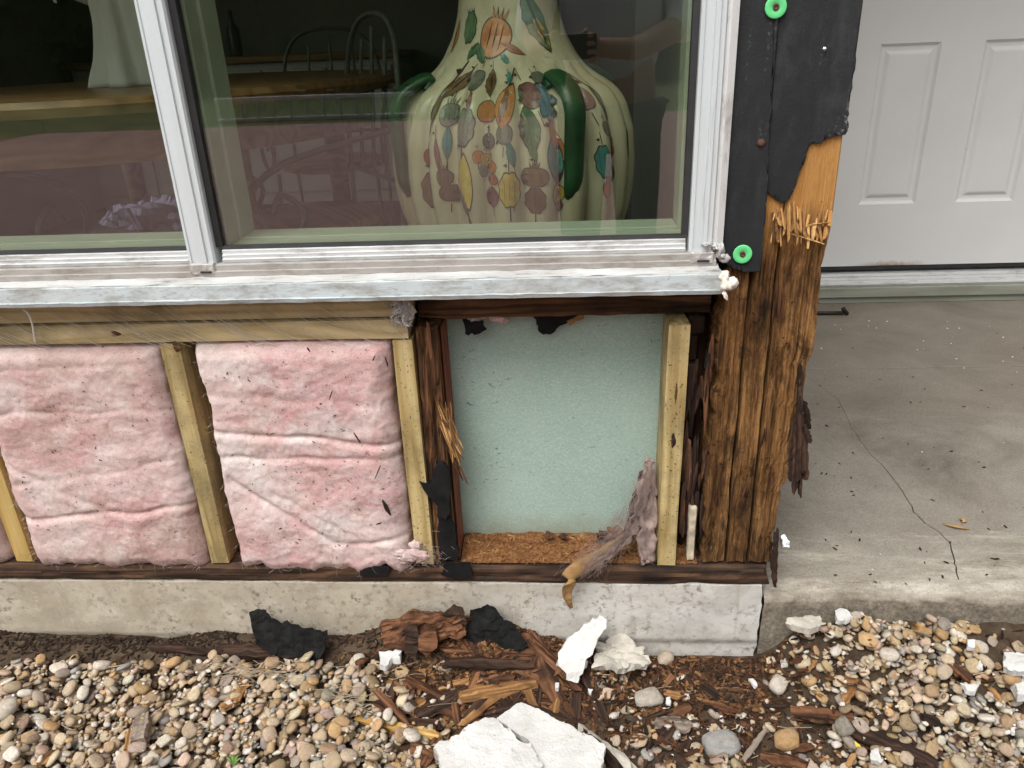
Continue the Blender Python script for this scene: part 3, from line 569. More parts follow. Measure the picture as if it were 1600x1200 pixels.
def splinter_between(name, a, b, W, T, mat, parent, seed, **kw):
    a, b = Vector(a), Vector(b); L = (b-a).length; V, Fc = splinter_vf(L, W, T, seed, **kw)
    me = bpy.data.meshes.new(name); me.from_pydata(V, [], Fc); me.materials.append(mat); o = bpy.data.objects.new(name, me)
    q = (b-a).to_track_quat('X', 'Z'); o.rotation_mode = 'QUATERNION'; o.rotation_quaternion = q; o.location = (a+b)/2 - (wloc(parent) if parent else Vector())
    return link(o, parent)
# shaggy slivers hanging off the post's outer edge and foot
for i, (x0, y0, x1, y1, wd) in enumerate([(1250, 612, 1248, 748, 12), (1255, 650, 1254, 740, 9), (1246, 640, 1242, 768, 11), (1257, 664, 1266, 690, 6), (1241, 660, 1236, 752, 9), (1250, 560, 1250, 640, 7), (1258, 690, 1259, 748, 6),
                                        (1213, 830, 1209, 904, 9), (1252, 700, 1250, 772, 5), (1206, 862, 1211, 912, 6), (1256, 628, 1264, 668, 4)]):
    a = at(x0, y0, 1, -0.004+0.006*(i % 3)); b = at(x1, y1, 1, -0.006-0.004*(i % 2)); splinter_between('sliver', a, b, wd/1000, 0.010, M['rot_dark'], PB[2], 100+i, taper=0.2, jag=0.10, n=14)
# torn pale fibres where the clean wood broke away
for i, (x0, y0, x1, y1, wd, mt) in enumerate([(1233, 322, 1232, 372, 7, 0), (1241, 318, 1243, 362, 6, 0), (1222, 328, 1226, 356, 9, 0), (1216, 340, 1220, 352, 8, 0), (1280, 350, 1284, 378, 8, 0), (1272, 350, 1270, 372, 6, 0), (1291, 352, 1288, 372, 5, 0), (1262, 350, 1264, 366, 5, 0),
                                            (1240, 366, 1284, 380, 3, 0), (1262, 352, 1296, 347, 4, 0), (1250, 330, 1252, 360, 5, 0), (1207, 335, 1210, 372, 9, 1), (1214, 350, 1216, 376, 8, 1), (1298, 330, 1296, 352, 6, 0)]):
    splinter_between('torn_fibre', at(x0, y0, 1, -0.007), at(x1, y1, 1, -0.012), wd/1200, 0.0014, M['rot_tan' if mt else 'fibre_pale'], pb(at(x0, y0, 1, 0)[0]), 140+i, taper=0.3, n=9, jag=0.16)
for i in range(46):
    px = rnd.uniform(1206, 1296); py = 338+rnd.uniform(-14, 22)-(px-1206)*.02; l = rnd.uniform(12, 30); a_ = at(px, py, 1, -.003); splinter_between('torn_fibre', a_, at(px+rnd.uniform(-4, 4), py+l, 1, -.007-rnd.random()*.006), rnd.uniform(.0015, .005), .001, M[rnd.choice(['fibre_pale', 'rot_tan', 'rot_tan'])], pb(a_[0]), 240+i, taper=.3, n=6, jag=.18)
# fibres hanging from the old stud
for i, (x0, y0, x1, y1, wd) in enumerate([(688, 655, 712, 715, 10), (695, 660, 716, 712, 8), (702, 668, 718, 715, 6), (690, 640, 704, 690, 6), (700, 700, 722, 748, 7), (706, 704, 730, 755, 6), (698, 690, 716, 730, 8), (708, 690, 715, 715, 12), (684, 645, 700, 668, 7), (668, 505, 674, 560, 9), (655, 520, 660, 600, 8), (664, 560, 668, 660, 8)]):
    splinter_between('hanging_fibre', at(x0, y0, 1, 0.004), at(x1, y1, 1, -0.012), wd/1500, 0.0025, M['rot_tan' if i in (0, 1, 2, 3, 7) else 'rot_x'], OLD, 180+i, taper=0.5, n=9, jag=0.10)
for i in range(34):
    a_ = at(rnd.uniform(684, 706), rnd.uniform(632, 668), 1, 0.0); b_ = at(rnd.uniform(704, 724), rnd.uniform(690, 722), 1, rnd.uniform(-.016, -.006)); splinter_between('hanging_fibre', a_, b_, rnd.uniform(.0012, .003), .0014, M[rnd.choice(['fibre_pale', 'rot_tan', 'rot_tan'])], OLD, 220+i, taper=.5, n=5, curve=rnd.uniform(-.08, .08), jag=.1)
# fibrous flakes on the post face
for i in range(26):
    x = rnd.uniform(0.25, 0.385); zz_ = rnd.uniform(0.02, 0.56); l = rnd.uniform(0.02, 0.075)
    if x > 0.36 and zz_ < 0.3: x -= 0.04
    splinter_between('flake', (x, -0.001, zz_), (x+rnd.uniform(-.004, .004), -0.005, zz_+l), rnd.uniform(0.002, 0.005), 0.003, M[rnd.choice(['rot_x', 'rot_x', 'rot_dark'])], pb(x), 300+i, taper=0.8, n=5)
for i in range(34):
    x = rnd.uniform(0.206, 0.252); zz_ = rnd.uniform(0.03, 0.40); l = rnd.uniform(0.03, 0.10)
    splinter_between('flake', (x, 0.016, zz_), (x+rnd.uniform(-.004, .006), 0.012, zz_+l), rnd.uniform(0.004, 0.011), 0.006, M[rnd.choice(['rot_x', 'rot_dark', 'rot_dark'])], fr_, 360+i, taper=0.7, n=5)
# tarry black patch smeared on the old stud and sole plate
def patch(name, pts, y, th, mat, parent, seed, wob=0.004):
    P = []
    for i, p in enumerate(pts):
        a = at(*p, 1, y); b = at(*pts[(i+1) % len(pts)], 1, y)
        for k in range(4):
            q = a*(1-k/4)+b*(k/4); P.append((q[0]+wob*nz(q[0]*120, q[2]*120, seed), y, q[2]+wob*nz(q[0]*120, q[2]*120, seed+7)))
    return slab_poly(name, P, (0, th, 0), mat, parent)
patch('tar_patch', [(655, 752), (672, 757), (676, 738), (690, 722), (702, 735), (704, 800), (697, 812), (682, 806), (684, 790), (668, 775)], -0.007, 0.012, M['felt_scrap'], fr_, 1)
patch('tar_patch', [(683, 806), (700, 800), (712, 830), (716, 872), (690, 876), (684, 845)], 0.0, 0.01, M['felt_scrap'], fr_, 2)
patch('tar_patch', [(694, 880), (735, 880), (738, 901), (712, 904), (690, 899)], -0.016, 0.004, M['felt_scrap'], fr_, 3)
patch('tar_patch', [(560, 884), (610, 886), (604, 900), (562, 899)], -0.016, 0.004, M['felt_scrap'], fr_, 4)
# hardware on the frame
o = empty('rough_sill_fill', (-0.7, 0.05, 0.539), 'dark blocking under the window sill', 'blocking'); o.name = 'blocking'
bevelled('block', [(-1.75, 0.2435, 0.012, 0.12, 0.5405, 0.60)], M['header'], o, 0.001)  # dark wood block filling in behind the sill
# ================================================================ gypsum board behind the open cavity
V, Fc = gridbox(-1.75, 0.2035, 0.0895, 0.102, 0.004, 0.483, (0.1, 0.02, 0.1)); tag(mk('gypsum_board', V, Fc, M['drywall']), 'pale green gypsum board at the back of the open cavity', 'gypsum board')
# ================================================================ window
win = empty('window', (-0.75, 0.0, 0.546), 'large weathered aluminium-framed window with two panes above the wall', 'window', kind='thing')
ZT = 1.75
sill = [(-0.055, 0.549), (-0.057, 0.5555), (-0.054, 0.5565), (-0.052, 0.5785), (-0.049, 0.5800), (-0.049, 0.5805), (0.01, 0.5805), (0.01, 0.5475)]
extrude_x('sill', sill, -1.75, 0.241, M['alu_sill'], win, 240, 0.0009)
extrude_x('sill_caulk', [(-0.0495, 0.5806), (-0.034, 0.5872), (-0.028, 0.589), (0.005, 0.589), (0.005, 0.5806)], -1.75, 0.236, M['caulk'], win, 300, 0.0016)
rail = [(-0.0335, 0.5875), (-0.0345, 0.596), (-0.031, 0.597), (-0.0315, 0.606), (-0.027, 0.6075), (0.005, 0.6075), (0.005, 0.5895), (-0.027, 0.5895)]
extrude_x('bottom_rail', rail, -1.75, 0.232, M['alu_grimy'], win, 160, 0.0004)
def bead(x0, x1):
    stop = [(-0.024, 0.608), (-0.026, 0.6135), (-0.0225, 0.6145), (-0.0235, 0.6200), (-0.0195, 0.6208), (-0.0205, 0.6265), (-0.0165, 0.6275), (-0.006, 0.6275), (-0.006, 0.608)]
    extrude_x('glazing_bead', stop, x0, x1, M['alu_low'], win, 60, 0.0003)
    extrude_x('gasket', [(-0.0158, 0.6276), (-0.0145, 0.6325), (-0.008, 0.6335), (-0.008, 0.6276)], x0, x1, M['gasket'], win, 40, 0.0004)
bead(-1.75, -0.6035); bead(-0.5475, 0.186)
def jamb(x0, x1, name, dark_right=True):
    w_ = x1-x0
    prof = [(x0, 0.004), (x0, -0.026), (x0+0.14*w_, -0.031), (x0+0.16*w_, -0.029), (x0+0.52*w_, -0.029), (x0+0.54*w_, -0.0335), (x0+0.72*w_, -0.0335), (x0+0.74*w_, -0.030), (x0+0.94*w_, -0.030), (x1, -0.026), (x1, 0.004)]
    return extrude_z(name, prof, 0.6079, ZT, M['alu'], win)
jamb(-0.6020, -0.5575, 'mullion')
extrude_z('gasket', [(-0.5570, 0.002), (-0.5570, -0.018), (-0.548, -0.014), (-0.548, 0.002)], 0.632, ZT, M['gasket'], win)
jamb(0.1905, 0.2260, 'jamb'); extrude_z('gasket', [(0.1815, 0.002), (0.1815, -0.012), (0.1900, -0.016), (0.1900, 0.002)], 0.632, ZT, M['gasket'], win)
extrude_z('jamb_flange', [(0.2265, 0.004), (0.2265, -0.024), (0.232, -0.026), (0.2425, -0.022), (0.2425, 0.004)], 0.600, ZT, M['alu_chip'], win)
# grimy feet of mullion and jamb with weep slots
for (x0, x1, sx_) in ((-0.6045, -0.5545, -0.573), (0.188, 0.232, 0.212)):
    V, Fc = gridbox(x0+.002, x1-.002, -0.0352, 0.0, 0.5895, 0.6115, (0.004, 0.01, 0.004), lambda p, nr: p-nr*(.002 if nr.length > 1.2 else 0)+nr*(0.0018*fr(p.x*90, p.y*90, p.z*90, 3))); cbt = mk('corner_boot', V, Fc, M['alu_grimy'], win)
    bevelled('weep_slot', [(sx_-0.009, sx_+0.009, -0.0380, -0.034, 0.5950, 0.5980)], M['gasket'], cbt, 0.0005)
# wrinkled sealant on the corner
def blob(name, c, r, mat, parent, seed, amp=0.35, sub=3):
    bm = bmesh.new(); bmesh.ops.create_icosphere(bm, subdivisions=sub, radius=1)
    for q in bm.verts:
        k = 1+amp*fr(q.co.x*1.4+seed, q.co.y*1.4, q.co.z*1.4, 3); q.co = Vector((c[0]+q.co.x*r[0]*k, c[1]+q.co.y*r[1]*k, c[2]+q.co.z*r[2]*k))
    return from_bm(name, bm, mat, parent, True)
c0 = at(1133, 443, 1, -0.052)
sl_ = empty('sealant_lump', c0, 'lump of hardened white sealant squeezed out at the sill end', 'sealant')
blob('lump', c0, (0.010, 0.012, 0.012), M['caulk_white'], sl_, 3, 0.5); blob('lump', c0+np.array([0.010, -0.002, 0.002]), (0.008, 0.010, 0.008), M['caulk_white'], sl_, 8, 0.4); blob('lump', c0+np.array([-0.002, 0, 0.012]), (0.007, 0.008, 0.008), M['caulk_white'], sl_, 5, 0.4)
splinter_between('drip', c0+np.array([-0.003, -0.004, -0.008]), c0+np.array([0.003, -0.006, -0.024]), 0.008, 0.006, M['caulk_white'], sl_, 77, taper=0.9)
for i, (px, py, rx, rz_) in enumerate([(1125, 392, 0.006, 0.011), (1130, 402, 0.009, 0.006), (1117, 385, 0.005, 0.004), (1103, 381, 0.006, 0.002)]):
    blob('sealant_smear', at(px, py, 1, -0.032), (rx, 0.008, rz_), M['caulk'], win, 20+i, 0.6)
# panes
for x0, x1 in ((-1.75, -0.602), (-0.557, 0.190)):
    bevelled('pane', [(x0, x1, -0.0085, -0.0045, 0.622, ZT)], M['glass'], win, 0)
# painted timber reveal behind the glass, two steps, mitred corners
def reveal(x0, x1):
    for (y0, y1, ins) in ((0.006, 0.045, 0.0), (0.0455, 0.105, 0.006)):
        a, b, zb, zt = x0+ins, x1-ins, 0.6285+ins*0.7, ZT-0.02
        bevelled('reveal_sill', [(a+0.0002, b+0.0038, y0, y1, zb-0.03, zb)], M['reveal'], win, 0.001)
        bevelled('reveal_side', [(a-0.03, a, y0, y1, zb-0.03, zt)], M['reveal'], win, 0.001); bevelled('reveal_side', [(b+.004, b+0.016, y0, y1, zb-0.03, zt)], M['reveal'], win, 0.001)
reveal(-1.70, -0.612); reveal(-0.5445, 0.1845)
bevelled('window_head', [(-1.75, 0.2425, -0.03, 0.10, ZT+0.0005, ZT+0.06)], M['alu'], win, 0.002)
# ================================================================ black felt over the post
def felt(name, outline, y, label, seed, bulge=0.0):
    """outline in (x,z): trimmed sheet meshed as a fine grid clipped to the outline"""
    bm = bmesh.new(); vs_ = [bm.verts.new((x, 0, z)) for x, z in outline]; bm.faces.new(vs_)
    bmesh.ops.triangulate(bm, faces=bm.faces[:]); 
    for ax_, lo, hi, st in (((1, 0, 0), 0.22, 0.44, 0.006), ((0, 0, 1), 0.5, 1.9, 0.012)):
        t = lo
        while t < hi:
            bmesh.ops.bisect_plane(bm, geom=bm.verts[:]+bm.edges[:]+bm.faces[:], plane_co=(t, 0, t), plane_no=ax_); t += st
    for q in bm.verts: q.co.y = y-bulge*0.5*(1+fr(q.co.x*9+seed, 0, q.co.z*5, 3))-0.0006*fr(q.co.x*60, seed, q.co.z*60, 3)
    o = from_bm(name, bm, M['felt'], None, True); sd = o.modifiers.new('s', 'SOLIDIFY'); sd.thickness = 0.0016; sd.offset = 1
    return tag(o, label, 'building felt')
def jag(pts, seed, amp=0.003, k=6):
    out = []
    for i in range(len(pts)-1):
        a, b = np.array(pts[i]), np.array(pts[i+1])
        for j in range(k):
            p = a*(1-j/k)+b*(j/k); out.append((p[0]+amp*nz(p[0]*140, p[1]*140, seed), p[1]+amp*nz(p[0]*140, p[1]*140, seed+5)))
    out.append(tuple(pts[-1])); return out
X2 = lambda px, py: tuple(at(px, py, 1, -0.008)[[0, 2]])
tear = jag([X2(1325, 160), X2(1326, 200), X2(1320, 211), X2(1300, 214), X2(1282, 223), X2(1268, 222), X2(1262, 236), X2(1258, 252), X2(1248, 272), X2(1242, 292), X2(1234, 312), X2(1222, 318), X2(1208, 308), X2(1198, 296), X2(1193, 300)], 3)
felt('torn_felt', [(0.290, 1.85), (0.412, 1.85)]+tear+[(0.289, tear[-1][1]+0.02)], -0.0065, 'wide black building felt with torn lower edge over the post', 2, 0.002)
strip = [(0.2432, 1.85), (0.2955, 1.85)]+jag([X2(1211, 0), X2(1203, 180), X2(1196, 300), X2(1189, 408), X2(1186, 424), X2(1160, 424), X2(1140, 416), X2(1126, 404)], 6, 0.0016)
strip = [(x if x > 0.2432 else 0.2432, z) for x, z in strip]+[(0.2432, strip[-1][1]+0.01)]
felt('felt_strip', strip, -0.0105, 'narrow black felt strip running down beside the window jamb', 7, 0.0015)
def disc(name, c, r, th, mat, parent, seg=28, hole=None):
    V = []; Fc = []; rings = [(r*0.97, 0.0), (r, 0.3), (r*0.985, 0.8), (r*0.9, 1.0), (r*0.35, 0.95), (r*0.30, 0.6)]
    for rr, t in rings:
        for k in range(seg): a = 2*math.pi*k/seg; V.append((c[0]+rr*math.cos(a), c[1]-th*t, c[2]+rr*math.sin(a)))
    m_ = len(rings)
    for i in range(m_-1):
        for k in range(seg): Fc.append([i*seg+k, i*seg+(k+1) % seg, (i+1)*seg+(k+1) % seg, (i+1)*seg+k])
    Fc.append([(m_-1)*seg+k for k in range(seg)]); return mk(name, V, Fc, mat, parent, True)
for px, py, lb in ((1212, 11, 'green plastic cap nail high on the black felt, at the top edge'), (1160, 397, 'green plastic cap nail at the bottom of the narrow felt strip')):
    c = at(px, py, 1, -0.0135); e = empty('cap_nail', c, lb, 'cap nail', 'cap nails holding the felt')
    disc('cap', c, 0.0148, 0.0022, M['green_cap'], e); disc('nail_head', c+np.array([0, -0.0012, 0]), 0.0046, 0.0022, M['rust'], e, 14)
c = at(1189, 223, 1, -0.0125); tag(blob('rusty_screw', c, (0.006, 0.0035, 0.006), M['rust'], None, 2, 0.2, 2), 'rusty screw head in the middle of the narrow felt strip', 'screw')
c = at(1288, 76, 1, -0.010); tag(blob('staple_end', c, (0.003, 0.003, 0.003), M['foil'], None, 2, 0.6, 2), 'tiny shiny staple in the wide black felt', 'staple')
# ================================================================ pink insulation
def batt(name, x0, x1, z0, z1, mat, label, seed, edge=(0.03, 0.03, 0.012, 0.02), creases=(), bulge=0.016, left_in=0.0, nu=110, nv=130, low=0.012):
    V = []; Fc = []
    for j in range(nv+1):
        for i in range(nu+1):
            u, v = i/nu, j/nv
            eu = min(1, u/0.09, (1-u)/0.09); ev = min(1, v/0.05, (1-v)/0.06)
            x = x0+(x1-x0)*u+0.006*fr(seed, v*7, 1.0, 4)*(1-2*u)+left_in*(1-u)*v*0
            z = z0+(z1-z0)*v
            if v < 0.12: z += (0.12-v)/0.12*(low*fr(u*7+seed, 3.0, 1, 5)-0.004)
            X, Z = x*1.0, z*1.0
            y = -bulge*(0.4+0.6*min(eu, ev)**0.6) + 0.0055*fr(X*7+seed+0.5*nz(Z*9, X*4), Z*7, seed, 4) + 0.0014*fr(X*40, Z*46, seed, 5) + 0.0013*fr(X*170, Z*180, seed, 4)
            y += 0.003*abs(fr(X*5+seed*2, Z*10, 4, 3))
            y += edge[0]*(1-min(1, u/0.09))**2 + edge[1]*(1-min(1, (1-u)/0.07))**2 + edge[2]*(1-min(1, v/0.06))**2 + edge[3]*(1-min(1, (1-v)/0.05))**2
            for (ua, va, ub, vb, dp, wd) in creases:
                t = (u-ua)/(ub-ua) if ub != ua else 0
                if -0.05 <= t <= 1.05:
                    vc = va+(vb-va)*t+0.018*nz(u*5, seed, va*9); d = (v-vc)/wd
                    y += 0.34*dp*(0.5+0.5*abs(nz(u*4, va*20, seed))*2)*(math.exp(-d*d)-0.22*math.exp(-((d+2.4)/2.2)**2))
            y = max(y, -0.0335+0.002*nz(X*50, Z*50))
            V.append((x, y, z))
    w_ = nu+1
    for j in range(nv):
        for i in range(nu): Fc.append([j*w_+i, j*w_+i+1, (j+1)*w_+i+1, (j+1)*w_+i])
    rim = [i for i in range(w_)]+[j*w_+nu for j in range(1, nv+1)]+[nv*w_+i for i in range(nu-1, -1, -1)]+[j*w_ for j in range(nv-1, 0, -1)]
    b = len(V)
    for r in rim: x, y, z = V[r]; V.append((x, 0.084, max(z, 0.003)))
    k = len(rim)
    for i in range(k): Fc.append([rim[i], b+i, b+(i+1) % k, rim[(i+1) % k]])
    Fc.append([b+i for i in range(k)])
    o = empty('insulation_batt', ((x0+x1)/2, 0.04, z0), label, 'insulation', 'pink insulation batts between the studs')
    wl = mk('wool', V, Fc, mat, o, True)
    # loose fibres round the edges and over the face
    FV = []; FF = []; r = random.Random(int(seed*10))
    for _ in range(340):
        side = r.random()
        if side < 0.35: q = (r.uniform(0.0, 0.05), r.random())
        elif side < 0.5: q = (r.uniform(0.93, 1), r.random())
        elif side < 0.6: q = (r.random(), r.uniform(0.0, 0.04))
        else: q = (r.random(), r.random())
        p = Vector(V[int(q[1]*nv)*w_+int(q[0]*nu)]); a = r.uniform(0, 6.28); l = r.uniform(0.004, 0.015)
        d = Vector((math.cos(a), -0.10, math.sin(a)))
        pts = [p+d*(l*t)+Vector((0, -0.0015-0.003*math.sin(t*3), 0))+Vector((0.006*t*t*math.sin(a*3), 0, -0.006*t*t)) for t in (0, 0.33, 0.66, 1)]
        tube_vf(pts, r.uniform(0.00007, 0.00016), 3, V=FV, Fc=FF)
    f = mk('loose_fibres', FV, FF, M['wool_fibre'], o); f['kind'] = 'stuff'
    # dark crumbs lying on the wool
    CV = []; CF = []
    for _ in range(110 if name == 'b' else 60):
        p = V[int(r.random()**0.9*nv)*w_+int(r.random()*nu)]
        l = r.choice([0.0015, 0.002, 0.002, 0.003, 0.003, 0.006]); vv, ff = splinter_vf(l, min(l*0.5, 0.0014), 0.0010, r.random(), 2); a = r.uniform(0, 3.14); b0 = len(CV)
        ca, sa = math.cos(a), math.sin(a)
        CV += [(p[0]+q[0]*ca-q[1]*sa, p[1]-0.0012+q[2], p[2]+q[0]*sa+q[1]*ca) for q in vv]; CF += [[b0+k_ for k_ in f_] for f_ in ff]
    f = mk('dirt_crumbs', CV, CF, M['rot_dark'], o); f['kind'] = 'stuff'
    return o, V, w_
batt('0', -1.46, -1.106, 0.004, 0.463, M['wool_c'], 'pink insulation batt cut off by the left picture edge, below the leftmost stud', 3.3, nu=60, nv=80)
batt('a', -1.064, -0.704, 0.000, 0.463, M['wool_a'], 'dusty pink insulation batt in the left bay, crease near its bottom', 1.1, edge=(0.02, 0.012, 0.006, 0.03),
     creases=[(0.05, 0.235, 1.0, 0.30, 0.020, 0.012), (0.0, 0.72, 0.98, 0.74, 0.008, 0.012), (0.1, 0.40, 1.0, 0.52, 0.008, 0.014), (0.02, 0.50, 0.5, 0.30, 0.010, 0.016), (0.1, 0.90, 0.9, 0.93, 0.006, 0.01)])
oB, VB, wB = batt('b', -0.655, -0.300, -0.006, 0.463, M['wool_b'], 'pale pink insulation batt in the middle bay beside the open cavity', 4.6, edge=(0.075, 0.012, 0.004, 0.02),
     creases=[(0.02, 0.645, 1.0, 0.585, 0.020, 0.011), (0.02, 0.535, 1.0, 0.525, 0.013, 0.012), (0.12, 0.42, 0.62, 0.14, 0.015, 0.018), (0.35, 0.36, 0.85, 0.12, 0.007, 0.014), (0.55, 0.12, 0.98, 0.16, 0.012, 0.012), (0.1, 0.80, 0.9, 0.76, 0.008, 0.02)], bulge=0.020, low=0.022)
# larger dark chips stuck on the middle batt
for i, (px, py, l, a) in enumerate([(604, 793, 0.030, -70), (590, 738, 0.028, 65), (517, 617, 0.018, 65), (604, 565, 0.018, -80), (558, 684, 0.020, -65), (584, 560, 0.010, 60), (482, 546, 0.008, -60), (592, 818, 0.010, 20), (501, 631, 0.005, 0), (438, 826, 0.006, 20)]):
    p = at(px, py, 1, -0.030); d = np.array([math.cos(math.radians(a)), 0, math.sin(math.radians(a))])*l/2
    o = splinter_between('bark_chip', p-d, p+d, 0.009 if i == 0 else 0.003, 0.004 if i == 0 else 0.002, M['rot_dark'], None, 500+i, taper=0.5, n=5)
    tag(o, ['largest dark splinter stuck low on the middle pink batt', 'long thin splinter above the largest one on the middle batt'][i] if i < 2 else ['thin upright splinter high in the middle of the middle batt', 'upright splinter at the upper right of the middle batt', 'slanting splinter on the main crease of the middle batt', 'tiny splinter beside the upper right one on the middle batt', 'tiny splinter left of the high upright one on the middle batt', 'tiny splinter just below the largest one on the middle batt', 'tiny dark crumb under the high upright splinter, middle batt', 'tiny dark crumb low on the left of the middle batt'][i-2], 'splinter', 'splinters on the middle batt')
# torn tuft at the batt's lower right corner
tf = empty('wool_tuft', at(655, 870, 1, -0.02), 'shredded pink wool tuft at the foot of the yellow stud', 'insulation')
for i in range(9):
    blob('tuft', at(632+rnd.uniform(-14, 26), 866+rnd.uniform(-16, 18), 1, -0.018+rnd.uniform(-.008, .008)), (rnd.uniform(.010, .020), 0.006, rnd.uniform(.006, .012)), M['wool_b'], tf, i*2.3, 0.5)
FV = []; FF = []
for _ in range(220):
    p = Vector(at(645+rnd.gauss(0, 20), 862+rnd.gauss(0, 12), 1, -0.028)); a = rnd.uniform(-0.6, 3.7); l = rnd.uniform(0.006, 0.018)
    tube_vf([p, p+Vector((math.cos(a)*l*.5, -.004, math.sin(a)*l*.5)), p+Vector((math.cos(a)*l, -.003, math.sin(a)*l-.006))], 0.00014, 3, V=FV, Fc=FF)
f = mk('loose_fibres', FV, FF, M['wool_fibre'], tf); f['kind'] = 'stuff'
# ---------------- sawdust on the cavity floor
def saw_z(x, y): return 0.001+0.010*smooth01(0.0, 0.088, y)+0.006*fr(x*22, y*22, 1, 4)*smooth01(0.0, 0.02, y)
nx, ny = 150, 34
for (xa, xb, nm, lb) in ((-0.207, 0.164, 'sawdust', 'reddish sawdust and wood crumbs covering the cavity floor'), (0.2045, 0.243, 'sawdust', 'brown wood dust between the yellow stud and the post')):
    V = [(xa+(xb-xa)*i/(nx-1), 0.003+0.085*j/(ny-1), max(0.0012, saw_z(xa+(xb-xa)*i/(nx-1), 0.003+0.085*j/(ny-1)))) for j in range(ny) for i in range(nx)]
    Fc = [[j*nx+i, j*nx+i+1, (j+1)*nx+i+1, (j+1)*nx+i] for j in range(ny-1) for i in range(nx-1)]
    cnt = 700 if xa < 0 else 120
    for k in range(cnt):
        x, y = rnd.uniform(xa+.006, xb-.006), rnd.uniform(0.004, 0.084); l = rnd.choice([.004, .006, .006, .01, .014, .02]); l = min(l, 0.3*(xb-xa))
        vv, ff = splinter_vf(l, min(.0028, l*.3), 0.0012, rnd.random(), 2); a = rnd.uniform(0, 3.14); b0 = len(V); ca, sa = math.cos(a), math.sin(a); tl = rnd.uniform(-.3, .3)
        zc = max(0.0012, saw_z(x, y))+0.0012
        V += [(min(max(x+q[0]*ca-q[1]*sa, xa), xb), y+(q[0]*sa+q[1]*ca), zc+q[2]+q[0]*tl) for q in vv]; Fc += [[b0+q for q in f_] for f_ in ff]
    fm = [0]*((nx-1)*(ny-1))+[0 if rnd.random() < .55 else 1 for _ in range(len(Fc)-(nx-1)*(ny-1))]
    o = mk(nm, V, Fc, None, mats=[M['sawdust'], M['rot_tan']], fmat=fm); o['kind'] = 'stuff'; o['label'] = lb
for i, (px, py, r) in enumerate([(945, 838, .010), (962, 832, .012), (938, 850, .008), (858, 836, .007), (880, 838, .006)]):
    p = at(px, py, 1, 0.06); tag(blob('bark_lump', (p[0], p[1], max(p[2], 0.008)), (r*1.3, r, r), M['rot_x'], None, i*3, 0.6, 3), ['dark bark lump nearest the torn wool flap, left one of the touching pair', 'biggest bark lump on the sawdust, right one of the touching pair', 'small bark lump in front of the touching pair on the sawdust', 'tiny bark lump at the sawdust back edge, leftmost', 'tiny bark lump at the sawdust back edge, right of the leftmost'][i], 'bark lump', 'bark lumps on the sawdust')
# ---------------- scraps hanging from the cavity head
def ribbon(name, pts, widths, mat, parent, th=0.0012, curl=0.0, nacross=5, wdir=(1, 0, 0), wob=0.0, seed=0):
    P = spline(pts, 8); n = len(P); V = []; Fc = []; wd = Vector(wdir)
    for i, p in enumerate(P):
        t = i/(n-1)*(len(widths)-1); k = min(int(t), len(widths)-2); w_ = widths[k]*(1-(t-k))+widths[k+1]*(t-k)
        tg = (P[min(i+1, n-1)]-P[max(i-1, 0)]).normalized(); side = (wd-tg*wd.dot(tg)).normalized(); nr = tg.cross(side)
        for j in range(nacross):
            s = j/(nacross-1)-0.5; V.append(tuple(p+side*(s*w_)+nr*(curl*w_*(4*s*s))+Vector((wob*nz(i*.5, s*5, seed), wob*nz(i*.5, s*5, seed+3), wob*nz(i*.5, s*5, seed+6)))))
    for i in range(n-1):
        for j in range(nacross-1): Fc.append([i*nacross+j, i*nacross+j+1, (i+1)*nacross+j+1, (i+1)*nacross+j])
    o = mk(name, V, Fc, mat, parent, True); sd = o.modifiers.new('s', 'SOLIDIFY'); sd.thickness = th; sd.offset = 0; return o
sc1 = empty('felt_scrap', at(870, 505, 1, 0.07), 'torn black felt scrap hanging from the cavity head, middle', 'felt scrap')
patch('scrap', [(822, 486), (918, 486), (905, 498), (878, 508), (862, 520), (850, 523), (842, 520), (838, 500)], 0.072, 0.006, M['felt_scrap'], sc1, 5, 0.006)
patch('scrap_edge', [(884, 503), (905, 492), (916, 487), (912, 497), (890, 509)], 0.069, 0.003, M['kraft'], sc1, 6, 0.002)
sc2 = empty('wool_scrap', at(755, 500, 1, 0.06), 'pink wool scrap with black corner hanging at the cavity top left', 'insulation')
for i in range(6): blob('tuft', at(730+i*11, 493+5*math.sin(i*1.7), 1, 0.066), (0.010, 0.008, 0.009), M['wool_b'], sc2, 40+i, 0.7)
patch('scrap', [(724, 492), (735, 503), (752, 503), (760, 515), (742, 523), (727, 522)], 0.054, 0.006, M['felt_scrap'], sc2, 9, 0.005)
# ---------------- kraft paper strip curling out of the cavity with grey wool
kp = empty('paper_strip', at(930, 870, 1, -0.02), 'curled brown kraft paper strip hanging over the sole plate', 'paper strip')
ribbon('paper', [at(990, 838, 1, 0.035), at(962, 858, 1, 0.010), at(930, 880, 1, -0.018), at(905, 893, 1, -0.034), at(890, 906, 1, -0.042), at(885, 926, 1, -0.044), at(893, 950, 1, -0.040)], [0.024, 0.036, 0.042, 0.040, 0.032, 0.020, 0.005], M['kraft'], kp, 0.001, 0.22, 6, (0.45, 0.2, 0.85), 0.0015, 2)
wf = empty('wool_flap', at(1000, 800, 1, 0.02), 'torn grey-pink wool flap hanging beside the right yellow stud', 'insulation')
ribbon('flap', [at(1016, 716, 1, 0.050), at(1008, 760, 1, 0.030), at(1000, 800, 1, 0.018), at(985, 830, 1, 0.010), at(955, 862, 1, -0.004), at(920, 890, 1, -0.018)], [0.010, 0.020, 0.026, 0.022, 0.012, 0.005], M['wool_grey'], wf, 0.004, 0.15, 9, (1, 0.3, 0), 0.010, 4)
